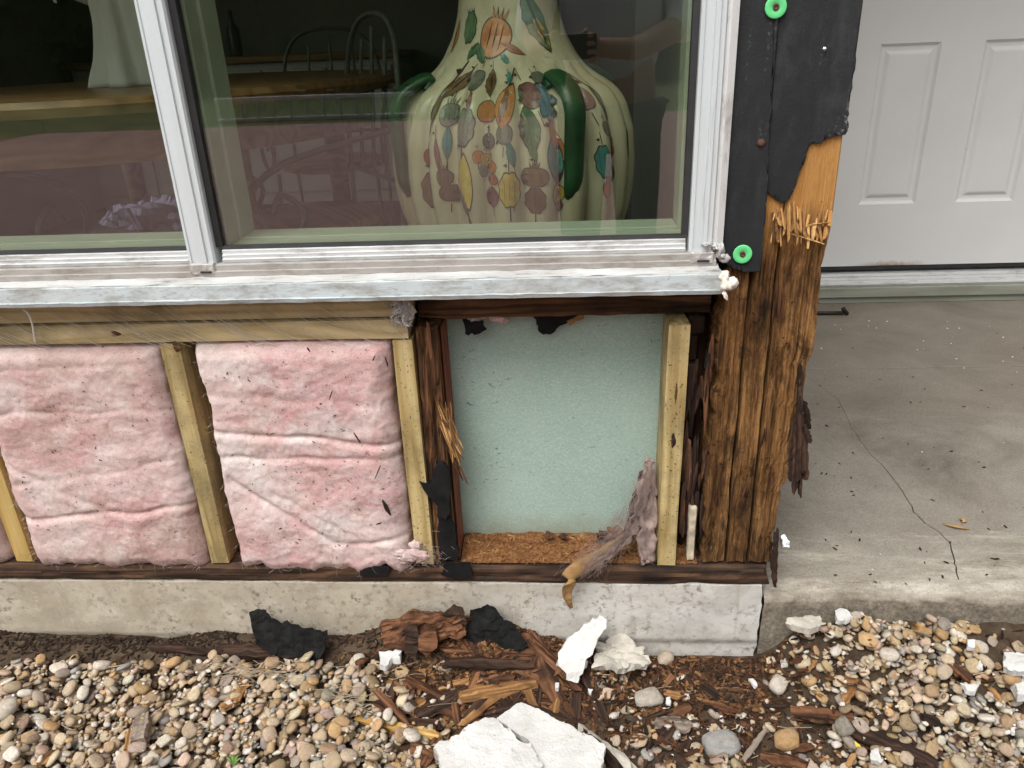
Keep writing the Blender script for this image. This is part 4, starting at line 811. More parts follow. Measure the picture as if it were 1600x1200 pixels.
ribbon('flap', [at(1018, 722, 1, 0.040), at(1015, 790, 1, 0.016), at(1010, 840, 1, 0.006), at(1012, 880, 1, 0.0)], [0.010, 0.026, 0.034, 0.020], M['wool_grey'], wf, 0.006, 0.2, 7, (1, 0.2, 0), 0.010, 8)
ribbon('dark_fold', [at(1004, 735, 1, 0.055), at(992, 790, 1, 0.045), at(975, 838, 1, 0.04)], [0.008, 0.018, 0.008], M['rot_dark'], wf, 0.003, 0.1, 5, (1, 0.3, 0), 0.006, 12)
FV = []; FF = []
for _ in range(900):
    t = rnd.random(); px = 1015-95*t**1.6+rnd.gauss(0, 9+6*t); py = 722+165*t+rnd.gauss(0, 6); p = Vector(at(px, py, 1, 0.03-0.05*t-0.012)); l = rnd.uniform(0.02, 0.055); a = -1.75-0.7*t+rnd.gauss(0, 0.35)
    tube_vf([p, p+Vector((math.cos(a)*l*.5, -.003, math.sin(a)*l*.5)), p+Vector((math.cos(a+.2)*l, -.001, math.sin(a+.2)*l))], 0.00013, 3, V=FV, Fc=FF)
f = mk('loose_fibres', FV, FF, M['wool_grey'], wf); f['kind'] = 'stuff'
# ---------------- plastic strands stretched over the top plates
FV = []; FF = []
for k in range(210):
    x = rnd.uniform(-1.25, -0.27); zt = rnd.uniform(0.485, 0.545); a = rnd.gauss(-0.55, 0.10); l = rnd.uniform(0.03, 0.13); y = -0.0065-rnd.random()*0.004
    z1 = max(0.458, zt+math.sin(a)*l); x1 = min(x+math.cos(a)*l, -0.262)
    tube_vf([(x, y, zt), ((x+x1)/2, y-.0025*rnd.random(), (zt+z1)/2-.002*rnd.random()), (x1, y, z1)], rnd.choice([.00016, .0002, .00028, .0004]), 3, V=FV, Fc=FF)
o = mk('plastic_strands', FV, FF, M['strand']); o['kind'] = 'stuff'; o['label'] = 'fine pale plastic strands stretched over the top plate'
pw = empty('plastic_wrap', at(640, 490, 1, -0.01), 'crumpled clear plastic wad at the end of the top plate', 'plastic wrap')
for i in range(3): ribbon('fold', [at(612+8*i, 474, 1, -.014), at(622+8*i, 486, 1, -.018), at(616+9*i, 497, 1, -.014), at(626+8*i, 507, 1, -.010)], [.014, .02, .016, .006], M['plastic'], pw, .0006, .3, 6, (1, .3, .2), .007, i*5)
w_ = spline([at(36, 484, 1, -0.03), at(44, 490, 1, -0.028), at(50, 505, 1, -0.022), at(53, 522, 1, -0.018), at(55, 535, 1, -0.012)], 6)
tag(tube('wire', w_, 0.0016, M['wire']), 'thin white wire hooked down from the sill over the top plate', 'wire')
# nail or knot holes on the treated plate
blob('knot', at(181, 521, 1, -0.0045), (0.009, 0.0006, 0.005), M['oldstud'], fr_, 3, 0.5, 2)
blob('knot', at(276, 541, 1, -0.0045), (0.007, 0.0006, 0.010), M['oldstud'], fr_, 6, 0.5, 2)
blob('rot_scar', at(1052, 688, 1, -0.0065), (0.004, 0.001, 0.014), M['rot_dark'], fr_, 6, 0.7, 2); blob('rot_scar', at(1056, 612, 1, -0.0065), (0.002, 0.001, 0.018), M['rot_tan'], fr_, 8, 0.7, 2)
# ================================================================ gravel: stones dropped one by one on a height map
RES = 0.0035; GX0, GX1, GY0, GY1 = -1.45, 1.35, -0.52, 0.012
hx, hy = int((GX1-GX0)/RES), int((GY1-GY0)/RES)
H = np.array([[gz(GX0+(i+.5)*RES, GY0+(j+.5)*RES) for i in range(hx)] for j in range(hy)]); OWN = -np.ones((hy, hx), int)
H0 = H.copy()
def block(x0, x1, y0, y1, z):                                       # walls the stones may not enter
    i0, i1 = int((x0-GX0)/RES), int((x1-GX0)/RES); j0, j1 = int((y0-GY0)/RES), int((y1-GY0)/RES); H[max(0, j0):j1, max(0, i0):i1] = z
block(-1.45, 0.372, -0.012, 0.02, 1.0); block(0.372, 1.35, -0.008, 0.02, 1.0)
rg = np.random.RandomState(11)
def dens(x, y):
    """share of gravel against bare soil / mulch"""
    d = 1.0
    mud = smooth01(0.10, -0.42, x)*smooth01(-0.100, -0.062, y+0.022*nz(x*8, 2)); d *= 1-mud
    d *= 1-1.0*math.exp(-((x+0.11+0.5*(y+.1))/0.23)**4)*math.exp(-((y+0.09)/0.22)**4)
    d *= 1-0.98*math.exp(-((x-0.26)/0.15)**4)*math.exp(-((y+0.05)/0.12)**4); d *= 1-0.6*math.exp(-((x-0.30)/0.22)**4)*math.exp(-((y+0.16)/0.16)**4)
    if x > 0.28: d *= min(1, max(.12, .85+1.5*nz(x*5.5, y*7, 3)))
    d *= 1-0.9*math.exp(-((x-0.86)/0.07)**2)*math.exp(-((y+0.02)/0.06)**2)
    return d
PAL = [((0.48, 0.38, 0.25), 6), ((0.55, 0.46, 0.33), 7), ((0.40, 0.28, 0.155), 5), ((0.48, 0.31, 0.14), 3), ((0.36, 0.31, 0.25), 4), ((0.62, 0.58, 0.50), 5), ((0.68, 0.65, 0.58), 3), ((0.27, 0.19, 0.12), 3), ((0.40, 0.30, 0.25), 1.5), ((0.33, 0.33, 0.32), 1.5), ((0.56, 0.42, 0.33), 2), ((0.24, 0.22, 0.20), 1)]
pw_ = np.array([w for _, w in PAL], float); pw_ /= pw_.sum()
stones = []
def drop(x, y, a, b, c, yaw, q=80, force=False, own=True):
    R_ = int(a/RES)+1; i0, j0 = int((x-GX0)/RES), int((y-GY0)/RES)
    ia, ib, ja, jb = i0-R_, i0+R_+1, j0-R_, j0+R_+1
    if ia < 0 or ja < 0 or ib > hx or jb > hy: return None
    ii, jj = np.meshgrid(np.arange(ia, ib), np.arange(ja, jb)); dx = GX0+(ii+.5)*RES-x; dy = GY0+(jj+.5)*RES-y
    u = (dx*math.cos(yaw)+dy*math.sin(yaw))/a; v = (-dx*math.sin(yaw)+dy*math.cos(yaw))/b; rr = u*u+v*v; m = rr < 1
    if m.sum() < 2: return None
    s = c*np.sqrt(np.clip(1-rr, 0, 1)); sub = H[ja:jb, ia:ib]
    if (sub[m] > 0.5).any(): return None
    zc = np.percentile((sub+s*0.9)[m], q)
    if not force and zc-c > H0[j0, i0]+0.034: return None
    top = zc+s; upd = m & (top > sub)
    # slope of what lies below, for a natural tilt
    gxs = (sub[m]*u[m]).mean()/max(1e-6, (u[m]**2).mean()); gys = (sub[m]*v[m]).mean()/max(1e-6, (v[m]**2).mean())
    sub[upd] = top[upd]
    if own: OWN[ja:jb, ia:ib][upd] = len(stones)
    return zc, max(-.5, min(.5, gxs/a)), max(-.5, min(.5, gys/b))
def add_stone(x, y, a, b, c, yaw, col, var, **kw):
    r = drop(x, y, a, b, c, yaw, **kw)
    if r: stones.append((x, y, r[0], a, b, c, yaw, r[1], r[2], col, var)); return True
for layer, (cnt, lo, hi) in enumerate([(7000, 0.0045, 0.0085), (8000, 0.007, 0.0125), (2600, 0.010, 0.0185), (5000, 0.0042, 0.0085)]):
    for _ in range(cnt):
        x, y = rg.uniform(GX0+.03, GX1-.03), rg.uniform(GY0+.03, -0.008)
        if rg.rand() > dens(x, y): continue
        a = lo+(hi-lo)*rg.rand()**1.5; b = a*rg.uniform(.62, .95); c = a*rg.uniform(.30, .55)
        pc = PAL[rg.choice(len(PAL), p=pw_)][0]; k = rg.uniform(.85, 1.22); col = tuple(min(.8, max(.02, ch*k+rg.uniform(-.015, .015))) for ch in pc)
        add_stone(x, y, a, b, c, rg.uniform(0, math.pi), col, rg.randint(14))
VARS = []; VARS1 = []
for k2 in range(28):
    k = k2 % 14; bm = bmesh.new(); bmesh.ops.create_icosphere(bm, subdivisions=2 if k2 < 14 else 1, radius=1); ang = k % 2 == 1; e = 0.74 if not ang else 0.58
    for q in bm.verts:
        p = q.co.copy(); s = Vector([math.copysign(abs(t)**e, t) for t in p]); p = s.normalized()*(0.5*s.length+0.5)
        p *= 0.92+0.20*fr(p.x*0.8+k*5, p.y*0.8, p.z*0.8, 2)+(0.10*fr(p.x*1.6+k, p.y*1.6, p.z*1.6, 2) if ang else 0.02*nz(p.x*3+k, p.y*3, p.z*3)); q.co = p
    bm.verts.index_update(); (VARS if k2 < 14 else VARS1).append((np.array([tuple(q.co) for q in bm.verts]), [[v.index for v in f.verts] for f in bm.faces])); bm.free()
vm = []
for k, (v_, f_) in enumerate(VARS):
    me = bpy.data.meshes.new('pebble'); me.from_pydata(v_.tolist(), [], f_); me.materials.append(M['pebble']); me.polygons.foreach_set('use_smooth', [True]*len(f_)); vm.append(me)
def rot_of(yaw, tx, ty): return Matrix.Rotation(yaw, 3, 'Z') @ Matrix.Rotation(-math.atan(ty)*-1, 3, 'X') @ Matrix.Rotation(-math.atan(tx), 3, 'Y')
# which stones show: cells owned, inside the picture
def pix(p):
    d = np.asarray(p)-CAM; z = d@_fw; return 800+F_PX*(d@_r2)/z, 600-F_PX*(d@_u2)/z
cells = np.bincount(OWN[OWN >= 0].ravel(), minlength=len(stones)).astype(float)
for i, s in enumerate(stones):
    px, py = pix(s[:3])
    if not (0 < px < 1600 and py < 1205): cells[i] = 0
order = np.argsort(-cells); solo = set(order[:300].tolist())
gravel = empty('gravel_bed', (0, -0.2, -0.22), kind='structure')
gb = wloc(gravel); SV = []; SF = []; SC = []; nb = 0
for i, (x, y, z, a, b, c, yaw, tx, ty, col, var) in enumerate(stones):
    Rm = rot_of(yaw, tx, ty)
    if i in solo:
        o = bpy.data.objects.new('pebble', vm[var]); o.location = Vector((x, y, z))-gb; o.rotation_euler = Rm.to_euler(); o.scale = (a, b, c); o.color = (*col, 1); link(o, gravel)
    else:
        v_, f_ = VARS[var] if a > .0085 else VARS1[var]
        p = (v_*np.array([a, b, c])) @ np.array(Rm).T + np.array([x, y, z]); SV.append(p); SF.append(np.array(f_)+nb); SC.append(np.tile((*col, 1), (len(p), 1))); nb += len(p)
def big_mesh(name, SV, SF, SC, mat, parent=None, smooth=True):
    V = np.concatenate(SV); base = np.array(wloc(parent)) if parent is not None else np.zeros(3)
    tri = np.concatenate(SF).astype(np.int32); k = tri.shape[1]; me = bpy.data.meshes.new(name)
    me.vertices.add(len(V)); me.vertices.foreach_set('co', (V-base).ravel()); me.loops.add(tri.size); me.loops.foreach_set('vertex_index', tri.ravel())
    me.polygons.add(len(tri)); me.polygons.foreach_set('loop_start', np.arange(0, tri.size, k)); me.polygons.foreach_set('loop_total', np.full(len(tri), k))
    me.polygons.foreach_set('use_smooth', [smooth]*len(tri)); me.update(calc_edges=True); me.validate()
    ca = me.color_attributes.new('stone', 'FLOAT_COLOR', 'POINT'); ca.data.foreach_set('color', np.concatenate(SC).ravel()); me.materials.append(mat)
    return link(bpy.data.objects.new(name, me), parent)
o = big_mesh('small_pebbles', SV, SF, SC, M['pebble_mass'], gravel); o['kind'] = 'stuff'
def ground_z(x, y):
    i, j = int((x-GX0)/RES), int((y-GY0)/RES)
    if 1 <= i < hx-1 and 1 <= j < hy-1:
        v_ = H[j-1:j+2, i-1:i+2]; v_ = v_[v_ < 0.5]; return float(v_.mean()) if v_.size else gz(x, y)
    return gz(x, y)
def gpt(px, py, h=0.0):
    z = -0.20
    for _ in range(8):
        p = at(px, py, 2, z+h); z = ground_z(p[0], p[1])
    return Vector(at(px, py, 2, z+h))
def raise_h(a, b, w_, t):
    """let later pieces rest on this one"""
    n_ = max(2, int((b-a).length/RES))
    for k in range(n_+1):
        p = a+(b-a)*(k/n_); i, j = int((p.x-GX0)/RES), int((p.y-GY0)/RES); r = max(1, int(w_/2/RES))
        if 0 <= i-r and i+r < hx and 0 <= j-r and j+r < hy:
            s = H[j-r:j+r+1, i-r:i+r+1]; s[:] = np.where(s < 0.5, np.maximum(s, p.z+t/2), s)
# ---------------- distinctive stones
def stone(px, py, a, b, c, yaw, col, var, label, h=0.004):
    p = gpt(px, py, 0); o = bpy.data.objects.new('stone', vm[var]); o.location = (p.x, p.y, p.z+c*0.55); o.rotation_euler = (0.12, -0.1, yaw); o.scale = (a, b, c); o.color = (*col, 1); link(o); tag(o, label, 'stone')
stone(1126, 1170, .036, .028, .017, .2, (.33, .34, .34), 3, 'large grey angular stone in the mulch at bottom right')
stone(1228, 1162, .025, .020, .015, .1, (.46, .29, .13), 1, 'rounded orange-brown stone right of the large grey stone')
stone(1147, 1015, .014, .013, .010, .5, (.62, .56, .45), 4, 'pale round stone alone on the mulch by the foundation corner')
stone(1040, 1032, .020, .015, .012, .4, (.50, .42, .33), 2, 'tan stone in the mulch beside the foam chunks')
stone(1012, 1095, .028, .022, .014, .3, (.44, .41, .36), 7, 'large grey-tan stone below the two foam chunks')
stone(1215, 1075, .021, .018, .014, .9, (.60, .55, .49), 5, 'pale stone pair neighbour in the right gravel, nearest the mulch')
stone(12, 1112, .024, .019, .015, 1.3, (.58, .54, .46), 8, 'pale large pebble at the left picture edge')
# ---------------- wood debris
def stick(px0, py0, px1, py1, wpx, mat, label, seed, t=None, h0=0.004, h1=0.004, cat='wood splinter', n=10, taper=.35, jag=.06, group='rotten wood pieces fallen below the wall'):
    a, b = gpt(px0, py0, h0), gpt(px1, py1, h1); w_ = wpx/760; t = t or min(0.014, w_*0.6); hp = .026 if 560 < px0 < 960 and py0 < 1100 else .010; h0 += hp; h1 += hp; w_ *= 1.25; t *= 1.3
    o = splinter_between('wood_splinter', a, b, w_, t, M[mat], None, seed, n=n, taper=taper, jag=jag); o.name = 'wood_splinter'; tag(o, label, cat, group); return o
# crumpled pieces from an outline
def crumple(name, pts, mat, label, cat, h=0.01, amp=0.006, th=0.003, tilt=None, seed=0, group=None, step=0.006, jagamp=0.004, freq=22):
    P = [np.array(gpt(*p, h)) for p in pts] if tilt is None else [np.array(at(p[0], p[1], tilt[0], tilt[1])) for p in pts]
    cz = np.mean([p[2] for p in P]); ctr = np.mean(P, axis=0)
    if tilt is None: P = [np.array(at(*p, 2, cz)) for p in pts]
    ax_u, ax_v = (0, 1) if tilt is None else (0, 2)
    loop = []
    for i in range(len(P)):
        a, b = P[i], P[(i+1) % len(P)]; k = max(2, int(np.linalg.norm(b-a)/0.006))
        for j in range(k):
            q = a*(1-j/k)+b*(j/k); loop.append((q[ax_u]+jagamp*fr(q[0]*70, q[1]*70, q[2]*70+seed, 3), q[ax_v]+jagamp*fr(q[0]*70, q[1]*70, q[2]*70+seed+9, 3)))
    bm = bmesh.new(); vs_ = [bm.verts.new((u, v, 0)) for u, v in loop]; bm.faces.new(vs_); bmesh.ops.triangulate(bm, faces=bm.faces[:])
    us = [l[0] for l in loop]; vs2 = [l[1] for l in loop]
    for axn, lo, hi in (((1, 0, 0), min(us), max(us)), ((0, 1, 0), min(vs2), max(vs2))):
        t = lo+step
        while t < hi: bmesh.ops.bisect_plane(bm, geom=bm.verts[:]+bm.edges[:]+bm.faces[:], plane_co=(t, t, 0), plane_no=axn); t += step
    out = []
    for q in bm.verts:
        u, v = q.co.x, q.co.y; e = amp*fr(u*freq+seed, v*freq, seed, 4)+0.3*amp*fr(u*90, v*90, seed, 3)
        q.co = Vector((u, v, cz+e)) if tilt is None else Vector((u, tilt[1]+e+(tilt[2] if len(tilt) > 2 else 0)*(v-ctr[2]), v))
    o = from_bm(name, bm, M[mat], None, False); sd = o.modifiers.new('s', 'SOLIDIFY'); sd.thickness = th; sd.offset = -1 if tilt is None else 1
    sd.use_rim = True
    return tag(o, label, cat, group)
# mulch layer first: thousands of small chips on the soil
SV, SF, SC = [], [], []; nb = 0
MP = [(0.10, 0.045, 0.022), (0.055, 0.027, 0.016), (0.17, 0.08, 0.036), (0.03, 0.018, 0.012), (0.26, 0.135, 0.058), (0.075, 0.042, 0.026)]
tmpl = [splinter_vf(1, 1, 1, s, 2, jag=.1) for s in range(12)]
tri_t = []
for v_, f_ in tmpl:
    t_ = []
    for f in f_:
        for k in range(1, len(f)-1): t_.append([f[0], f[k], f[k+1]])
    tri_t.append((np.array(v_), np.array(t_)))
def mulch(x, y, l, w_, t_, zoff=0.0, cols=MP):
    global nb
    v_, f_ = tri_t[rg.randint(12)]; yaw = rg.uniform(0, math.pi); tl = rg.normal(0, .22)
    Rm = np.array(Matrix.Rotation(yaw, 3, 'Z') @ Matrix.Rotation(tl, 3, 'Y')); z = ground_z(x, y)+t_*.4+zoff
    p = (v_*np.array([l, w_, t_])) @ Rm.T + np.array([x, y, z]); p[:, 1] = np.minimum(p[:, 1], -0.0095)
    SV.append(p); SF.append(f_+nb); c = cols[rg.randint(len(cols))]; k = rg.uniform(.7, 1.3); SC.append(np.tile((*[q*k for q in c], 1), (len(p), 1))); nb += len(p)
    if t_ > .002:
        i, j = int((x-GX0)/RES), int((y-GY0)/RES)
        if 0 < i < hx and 0 < j < hy and H[j, i] < .5: H[j, i] += t_*.4
for _ in range(7600):
    r = rg.rand()
    if r < 0.55: x, y = rg.normal(-.12, .15), -abs(rg.normal(.0, .13))-.008; x += -0.35*(y+.1)*0
    elif r < 0.72: x, y = rg.normal(.25, .11), -abs(rg.normal(0, .10))-.008
    elif r < 0.84: x, y = rg.normal(.45, .30), rg.uniform(-.36, -.01)
    elif r < 0.88: x, y = rg.uniform(-1.1, 1.2), rg.uniform(-.4, -.02)
    else: x, y = rg.normal(.27, .14), -abs(rg.normal(0, .15))-.008
    if not (-1.4 < x < 1.3 and -.5 < y < -.01): continue
    if rg.rand() > 1.02-dens(x, y): continue
    l = min(.035, .005+abs(rg.normal(0, .010))); mulch(x, y, l, min(.012, l*rg.uniform(.15, .4)), rg.uniform(.0015, .005))
for _ in range(900):
    x, y = rg.normal(-.85, .30), -abs(rg.normal(0, .03))-.008
    if -1.4 < x < .0: mulch(x, y, rg.uniform(.004, .02), .004, .003, cols=[(.04, .027, .018), (.06, .042, .03), (.025, .017, .013)])
o = big_mesh('wood_mulch', SV, SF, SC, M['mulch'], None, False); o['kind'] = 'stuff'; o['label'] = 'loose brown splinters and mulch over the soil'
# pile base: rotten chunk, black scraps
V, Fc = gridbox(-.078, .078, -.020, .012, -.026, .038, (.006, .006, .006), lambda p, nr: Vector((p.x+.010*fr(p.z*40, p.y*40, 1, 3), p.y+.012*fr(p.x*24, p.z*50, 3, 4), p.z*(1-.35*abs(p.x+.02)/.08)+.010*fr(p.x*30, p.y*30, 8, 4))))
ch = mk('rotten_timber_chunk', V, Fc, M['rot_x'], origin=(0, 0, 0)); ch.location = tuple(Vector(at(664, 984, 1, -0.052))); ch.rotation_euler = (-0.35, -0.16, 0.05); tag(ch, 'big reddish rotten timber chunk leaning on the foundation', 'rotten wood')
for i, (pts, lb, mt, dp) in enumerate([([(724, 990), (735, 962), (752, 954), (772, 958), (792, 974), (812, 985), (824, 1003), (790, 1008), (740, 1008)], 'crumpled black felt behind the rotten timber chunk', 'felt_scrap', -.050),
                            ([(386, 966), (400, 960), (420, 975), (455, 980), (490, 986), (508, 990), (508, 1008), (500, 1030), (440, 1024), (405, 1006)], 'flat black felt scrap stuck to the foundation on the left', 'felt_scrap', -.055),
                            ([(690, 962), (708, 950), (724, 954), (730, 972), (715, 980), (697, 974)], 'dark bark flake on top of the rotten timber chunk', 'rot_dark', -.058),
                            ([(630, 985), (650, 980), (658, 1000), (650, 1022), (634, 1016)], 'charcoal dark flake in front of the rotten timber chunk', 'rot_dark', -.084),
                            ([(652, 998), (672, 984), (682, 990), (682, 1010), (668, 1022), (654, 1014)], 'rounded brown bark flake in front of the rotten timber chunk', 'rot_x', -.088)]):
    crumple('felt_scrap' if mt == 'felt_scrap' else 'bark_flake', pts, mt, lb, 'felt scrap' if mt == 'felt_scrap' else 'bark flake', tilt=(1, dp, .35), amp=.0075 if mt == 'felt_scrap' else .005, th=.003, jagamp=.007 if mt == 'felt_scrap' else .004, seed=i*3.1, freq=30)
sticks = [(344, 1016, 502, 1022, 26, 'rot_dark', 'long dark plank lying along the foundation below the left felt scrap', .02), (230, 1010, 350, 1018, 10, 'rot_dark', 'thin dark strip lying on the mud bank at the left', .008),
 (690, 1013, 834, 1019, 15, 'rot_x', 'long reddish stick lying level across the heap under the black felt', .010), (700, 1036, 836, 1040, 16, 'rot_dark', 'dark brown stick lying level in the heap centre', .012), (706, 1026, 830, 1028, 12, 'rot_x', 'reddish strip lying level between two sticks of the heap', .010),
 (704, 962, 762, 1058, 14, 'rot_x', 'brown lath leaning down from the rotten timber chunk', .008), (722, 1086, 842, 1066, 19, 'rot_tan', 'thick tan split stick in the middle of the heap', .012), (606, 1067, 714, 1042, 11, 'rot_tan', 'slim tan stick slanting beside the small foam piece', .007),
 (560, 1122, 684, 1149, 14, 'rot_yellow', 'bright yellow split stick at the left foot of the heap', .009), (826, 990, 874, 1098, 21, 'rot_x', 'broad reddish slat standing steep right of the heap', .010), (832, 1000, 906, 1076, 17, 'rot_x', 'reddish slat slanting right beside the broad steep slat', .010),
 (907, 1030, 946, 1126, 12, 'rot_dark', 'dark stick running down from the foam chunks', .008), (902, 1086, 896, 1148, 13, 'rot_dark', 'short dark stick standing upright above the big foam slabs', .008), (652, 1114, 728, 1074, 24, 'rot_dark', 'broad dark bark slab on the left of the heap', .010),
 (908, 1140, 966, 1199, 14, 'rot_dark', 'dark stick along the right edge of the big foam slabs', .010), (758, 1112, 816, 1100, 28, 'rot_dark', 'flat dark chip just behind the big foam slab', .008), (684, 1154, 662, 1199, 12, 'rot_x', 'brown stick left of the big foam slab', .010),
 (730, 1082, 756, 1030, 9, 'rot_x', 'thin brown lath standing beside the thick tan stick', .006), (696, 1124, 722, 1096, 8, 'rot_tan', 'small tan sliver above the yellow stick', .005), (854, 1118, 872, 1094, 8, 'rot_tan', 'short tan sliver behind the foam slab corner', .005),
 (1296, 1118, 1466, 1198, 20, 'rot_dark', 'long dark board slanting through the right gravel', .014), (1240, 1112, 1330, 1122, 26, 'rot_x', 'broad dark red board piece in the right gravel', .012), (1292, 1058, 1340, 1064, 8, 'rot_tan', 'small tan stick in the right gravel, upper', .005), (1319, 1096, 1338, 1069, 9, 'rot_tan', 'small tan stick in the right gravel, lower', .005),
 (1024, 1130, 1080, 1134, 17, 'rot_grey', 'flat grey weathered wood piece right of the foam slabs', .010), (314, 1100, 372, 1083, 14, 'rot_grey', 'grey-brown stick on the left gravel', .008), (366, 1094, 386, 1056, 17, 'rot_tan', 'orange bark chip above the grey-brown stick', .006), (346, 1106, 374, 1092, 11, 'rot_tan', 'orange bark chip under the grey-brown stick', .006),
 (213, 1160, 222, 1118, 18, 'rot_grey', 'driftwood-like grey block standing in the left gravel', .012), (198, 1172, 203, 1140, 7, 'rot_tan', 'small orange splinter left of the grey block', .005), (60, 1196, 92, 1168, 10, 'rot_tan', 'orange bark strip at the bottom left', .005),
 (1160, 1190, 1196, 1140, 6, 'rot_grey', 'thin pale twig in the right mulch', .004), (1190, 1180, 1260, 1196, 14, 'rot_x', 'reddish stick at the bottom edge, right of centre', .008), (1100, 1096, 1150, 1112, 12, 'rot_x', 'reddish chip in the mulch above the grey stone', .007), (1250, 1142, 1258, 1172, 12, 'rot_dark', 'short dark chip right of the orange-brown stone', .008),
 (1480, 1030, 1520, 1068, 16, 'rot_x', 'brown bark curl in the gravel near the porch edge', .008), (1440, 1120, 1472, 1132, 14, 'rot_dark', 'small dark wood block in the right gravel', .010), (1020, 1162, 1044, 1140, 14, 'rot_dark', 'charcoal chip beside the flat grey wood piece', .008), (640, 1168, 692, 1180, 15, 'rot_x', 'reddish slat at the bottom beside the foam slab', .008)]
for i, (a, b, c, d, w_, mt, lb, t) in enumerate(sticks): stick(a, b, c, d, w_, mt, lb, 700+i, t=t)
USED = set()
for i in range(136):                                                   # lesser chips, alike
    if i < 106: px, py = rnd.gauss(765, 85), rnd.gauss(1062, 38)
    elif i < 124: px, py = rnd.uniform(1010, 1320), rnd.uniform(1030, 1190)
    else: px, py = rnd.uniform(1300, 1590), rnd.uniform(1040, 1190)
    if not (560 < px and 1018 < py < 1195): continue
    a = rnd.uniform(0, 3.14); l = rnd.uniform(9, 22) if i >= 96 else rnd.uniform(16, 58)

    mt_ = rnd.choice(['rot_x', 'rot_x', 'rot_dark', 'rot_tan']); wd_ = rnd.uniform(5, 13)
    LM = [(664, 990, 'the big timber chunk'), (770, 980, 'the crumpled black felt'), (850, 1045, 'the broad steep slat'), (782, 1075, 'the thick tan stick'), (660, 1055, 'the slim tan stick'), (620, 1136, 'the yellow stick'), (690, 1094, 'the broad dark bark slab'), (800, 1150, 'the big foam slabs'), (940, 1030, 'the two foam chunks'), (1126, 1170, 'the large grey stone'), (1228, 1162, 'the orange-brown stone'), (1147, 1015, 'the pale round stone'), (1380, 1155, 'the long dark board'), (1050, 1132, 'the flat grey wood piece'), (1285, 1117, 'the dark red board'), (1515, 1078, 'the jagged foam bit'), (1568, 1020, 'the painted wood piece'), (1336, 1163, 'the yellow plastic bit'), (1255, 980, 'the grey-white foam piece')]
    near = min(LM, key=lambda q: (q[0]-px)**2+(q[1]-py)**2); vert = abs(math.sin(a)) > .75
    lab = '%s %s %s wood chip lying %s %s %s' % ('very long' if l > 46 else 'long' if l > 28 else 'short' if l < 16 else 'mid-length', 'thin' if wd_ < 8 else 'wide', {'rot_x': 'reddish', 'rot_dark': 'dark', 'rot_tan': 'tan'}[mt_], 'upright' if vert else 'slanted' if abs(math.sin(a)) > .35 else 'level', ('above' if py < near[1]-18 else 'below' if py > near[1]+18 else 'left of' if px < near[0] else 'right of'), near[2])
    if lab in USED: lab = lab.replace('wood chip', 'splintered chip')
    if lab in USED: lab = lab.replace('splintered chip', 'broken chip')
    USED.add(lab)
    stick(px-l*math.cos(a), py-.6*l*math.sin(a), px+l*math.cos(a), py+.6*l*math.sin(a), wd_, mt_, lab, 900+i, t=rnd.uniform(.003, .007), n=5, cat='wood chip', group='small chips of the central heap' if px < 1000 else 'small chips of the right-hand mulch')
# ---------------- polystyrene
def Z3(l): return [(560+x/3.2, 900+y/3.2) for x, y in l]
def Z4(l): return [(1000+x/2.667, 900+y/2.667) for x, y in l]
crumple('foam_slab', Z3([(690, 735), (812, 652), (960, 722), (1228, 868), (1232, 900), (1215, 985), (1180, 1060), (930, 1060), (850, 852)]), 'foam', 'larger white foam slab with dark spot, right one of the pair', 'foam slab', h=.030, amp=.0022, th=.012, seed=1, freq=9, step=.005)
crumple('foam_slab', Z3([(380, 892), (408, 850), (500, 832), (545, 792), (562, 765), (640, 738), (688, 738), (862, 866), (925, 970), (905, 1060), (470, 1060)]), 'foam', 'white foam slab with torn left edge, left one of the pair', 'foam slab', h=.036, amp=.0030, th=.012, seed=2, freq=10, jagamp=.008, step=.005)
crumple('foam_chunk', Z3([(995, 365), (1060, 322), (1220, 256), (1246, 266), (1240, 300), (1160, 372), (1090, 452), (1010, 412)]), 'foam', 'long white foam chunk leaning on the foundation', 'foam chunk', tilt=(1, -.078, .9), amp=.006, th=.016, seed=3, jagamp=.006)
crumple('foam_chunk', Z3([(1190, 345), (1240, 360), (1290, 312), (1370, 360), (1450, 422), (1440, 470), (1310, 487), (1180, 470), (1200, 400)]), 'foam_dirty', 'soiled pale foam chunk right of the long white one', 'foam chunk', h=.022, amp=.009, th=.016, seed=4, jagamp=.006)
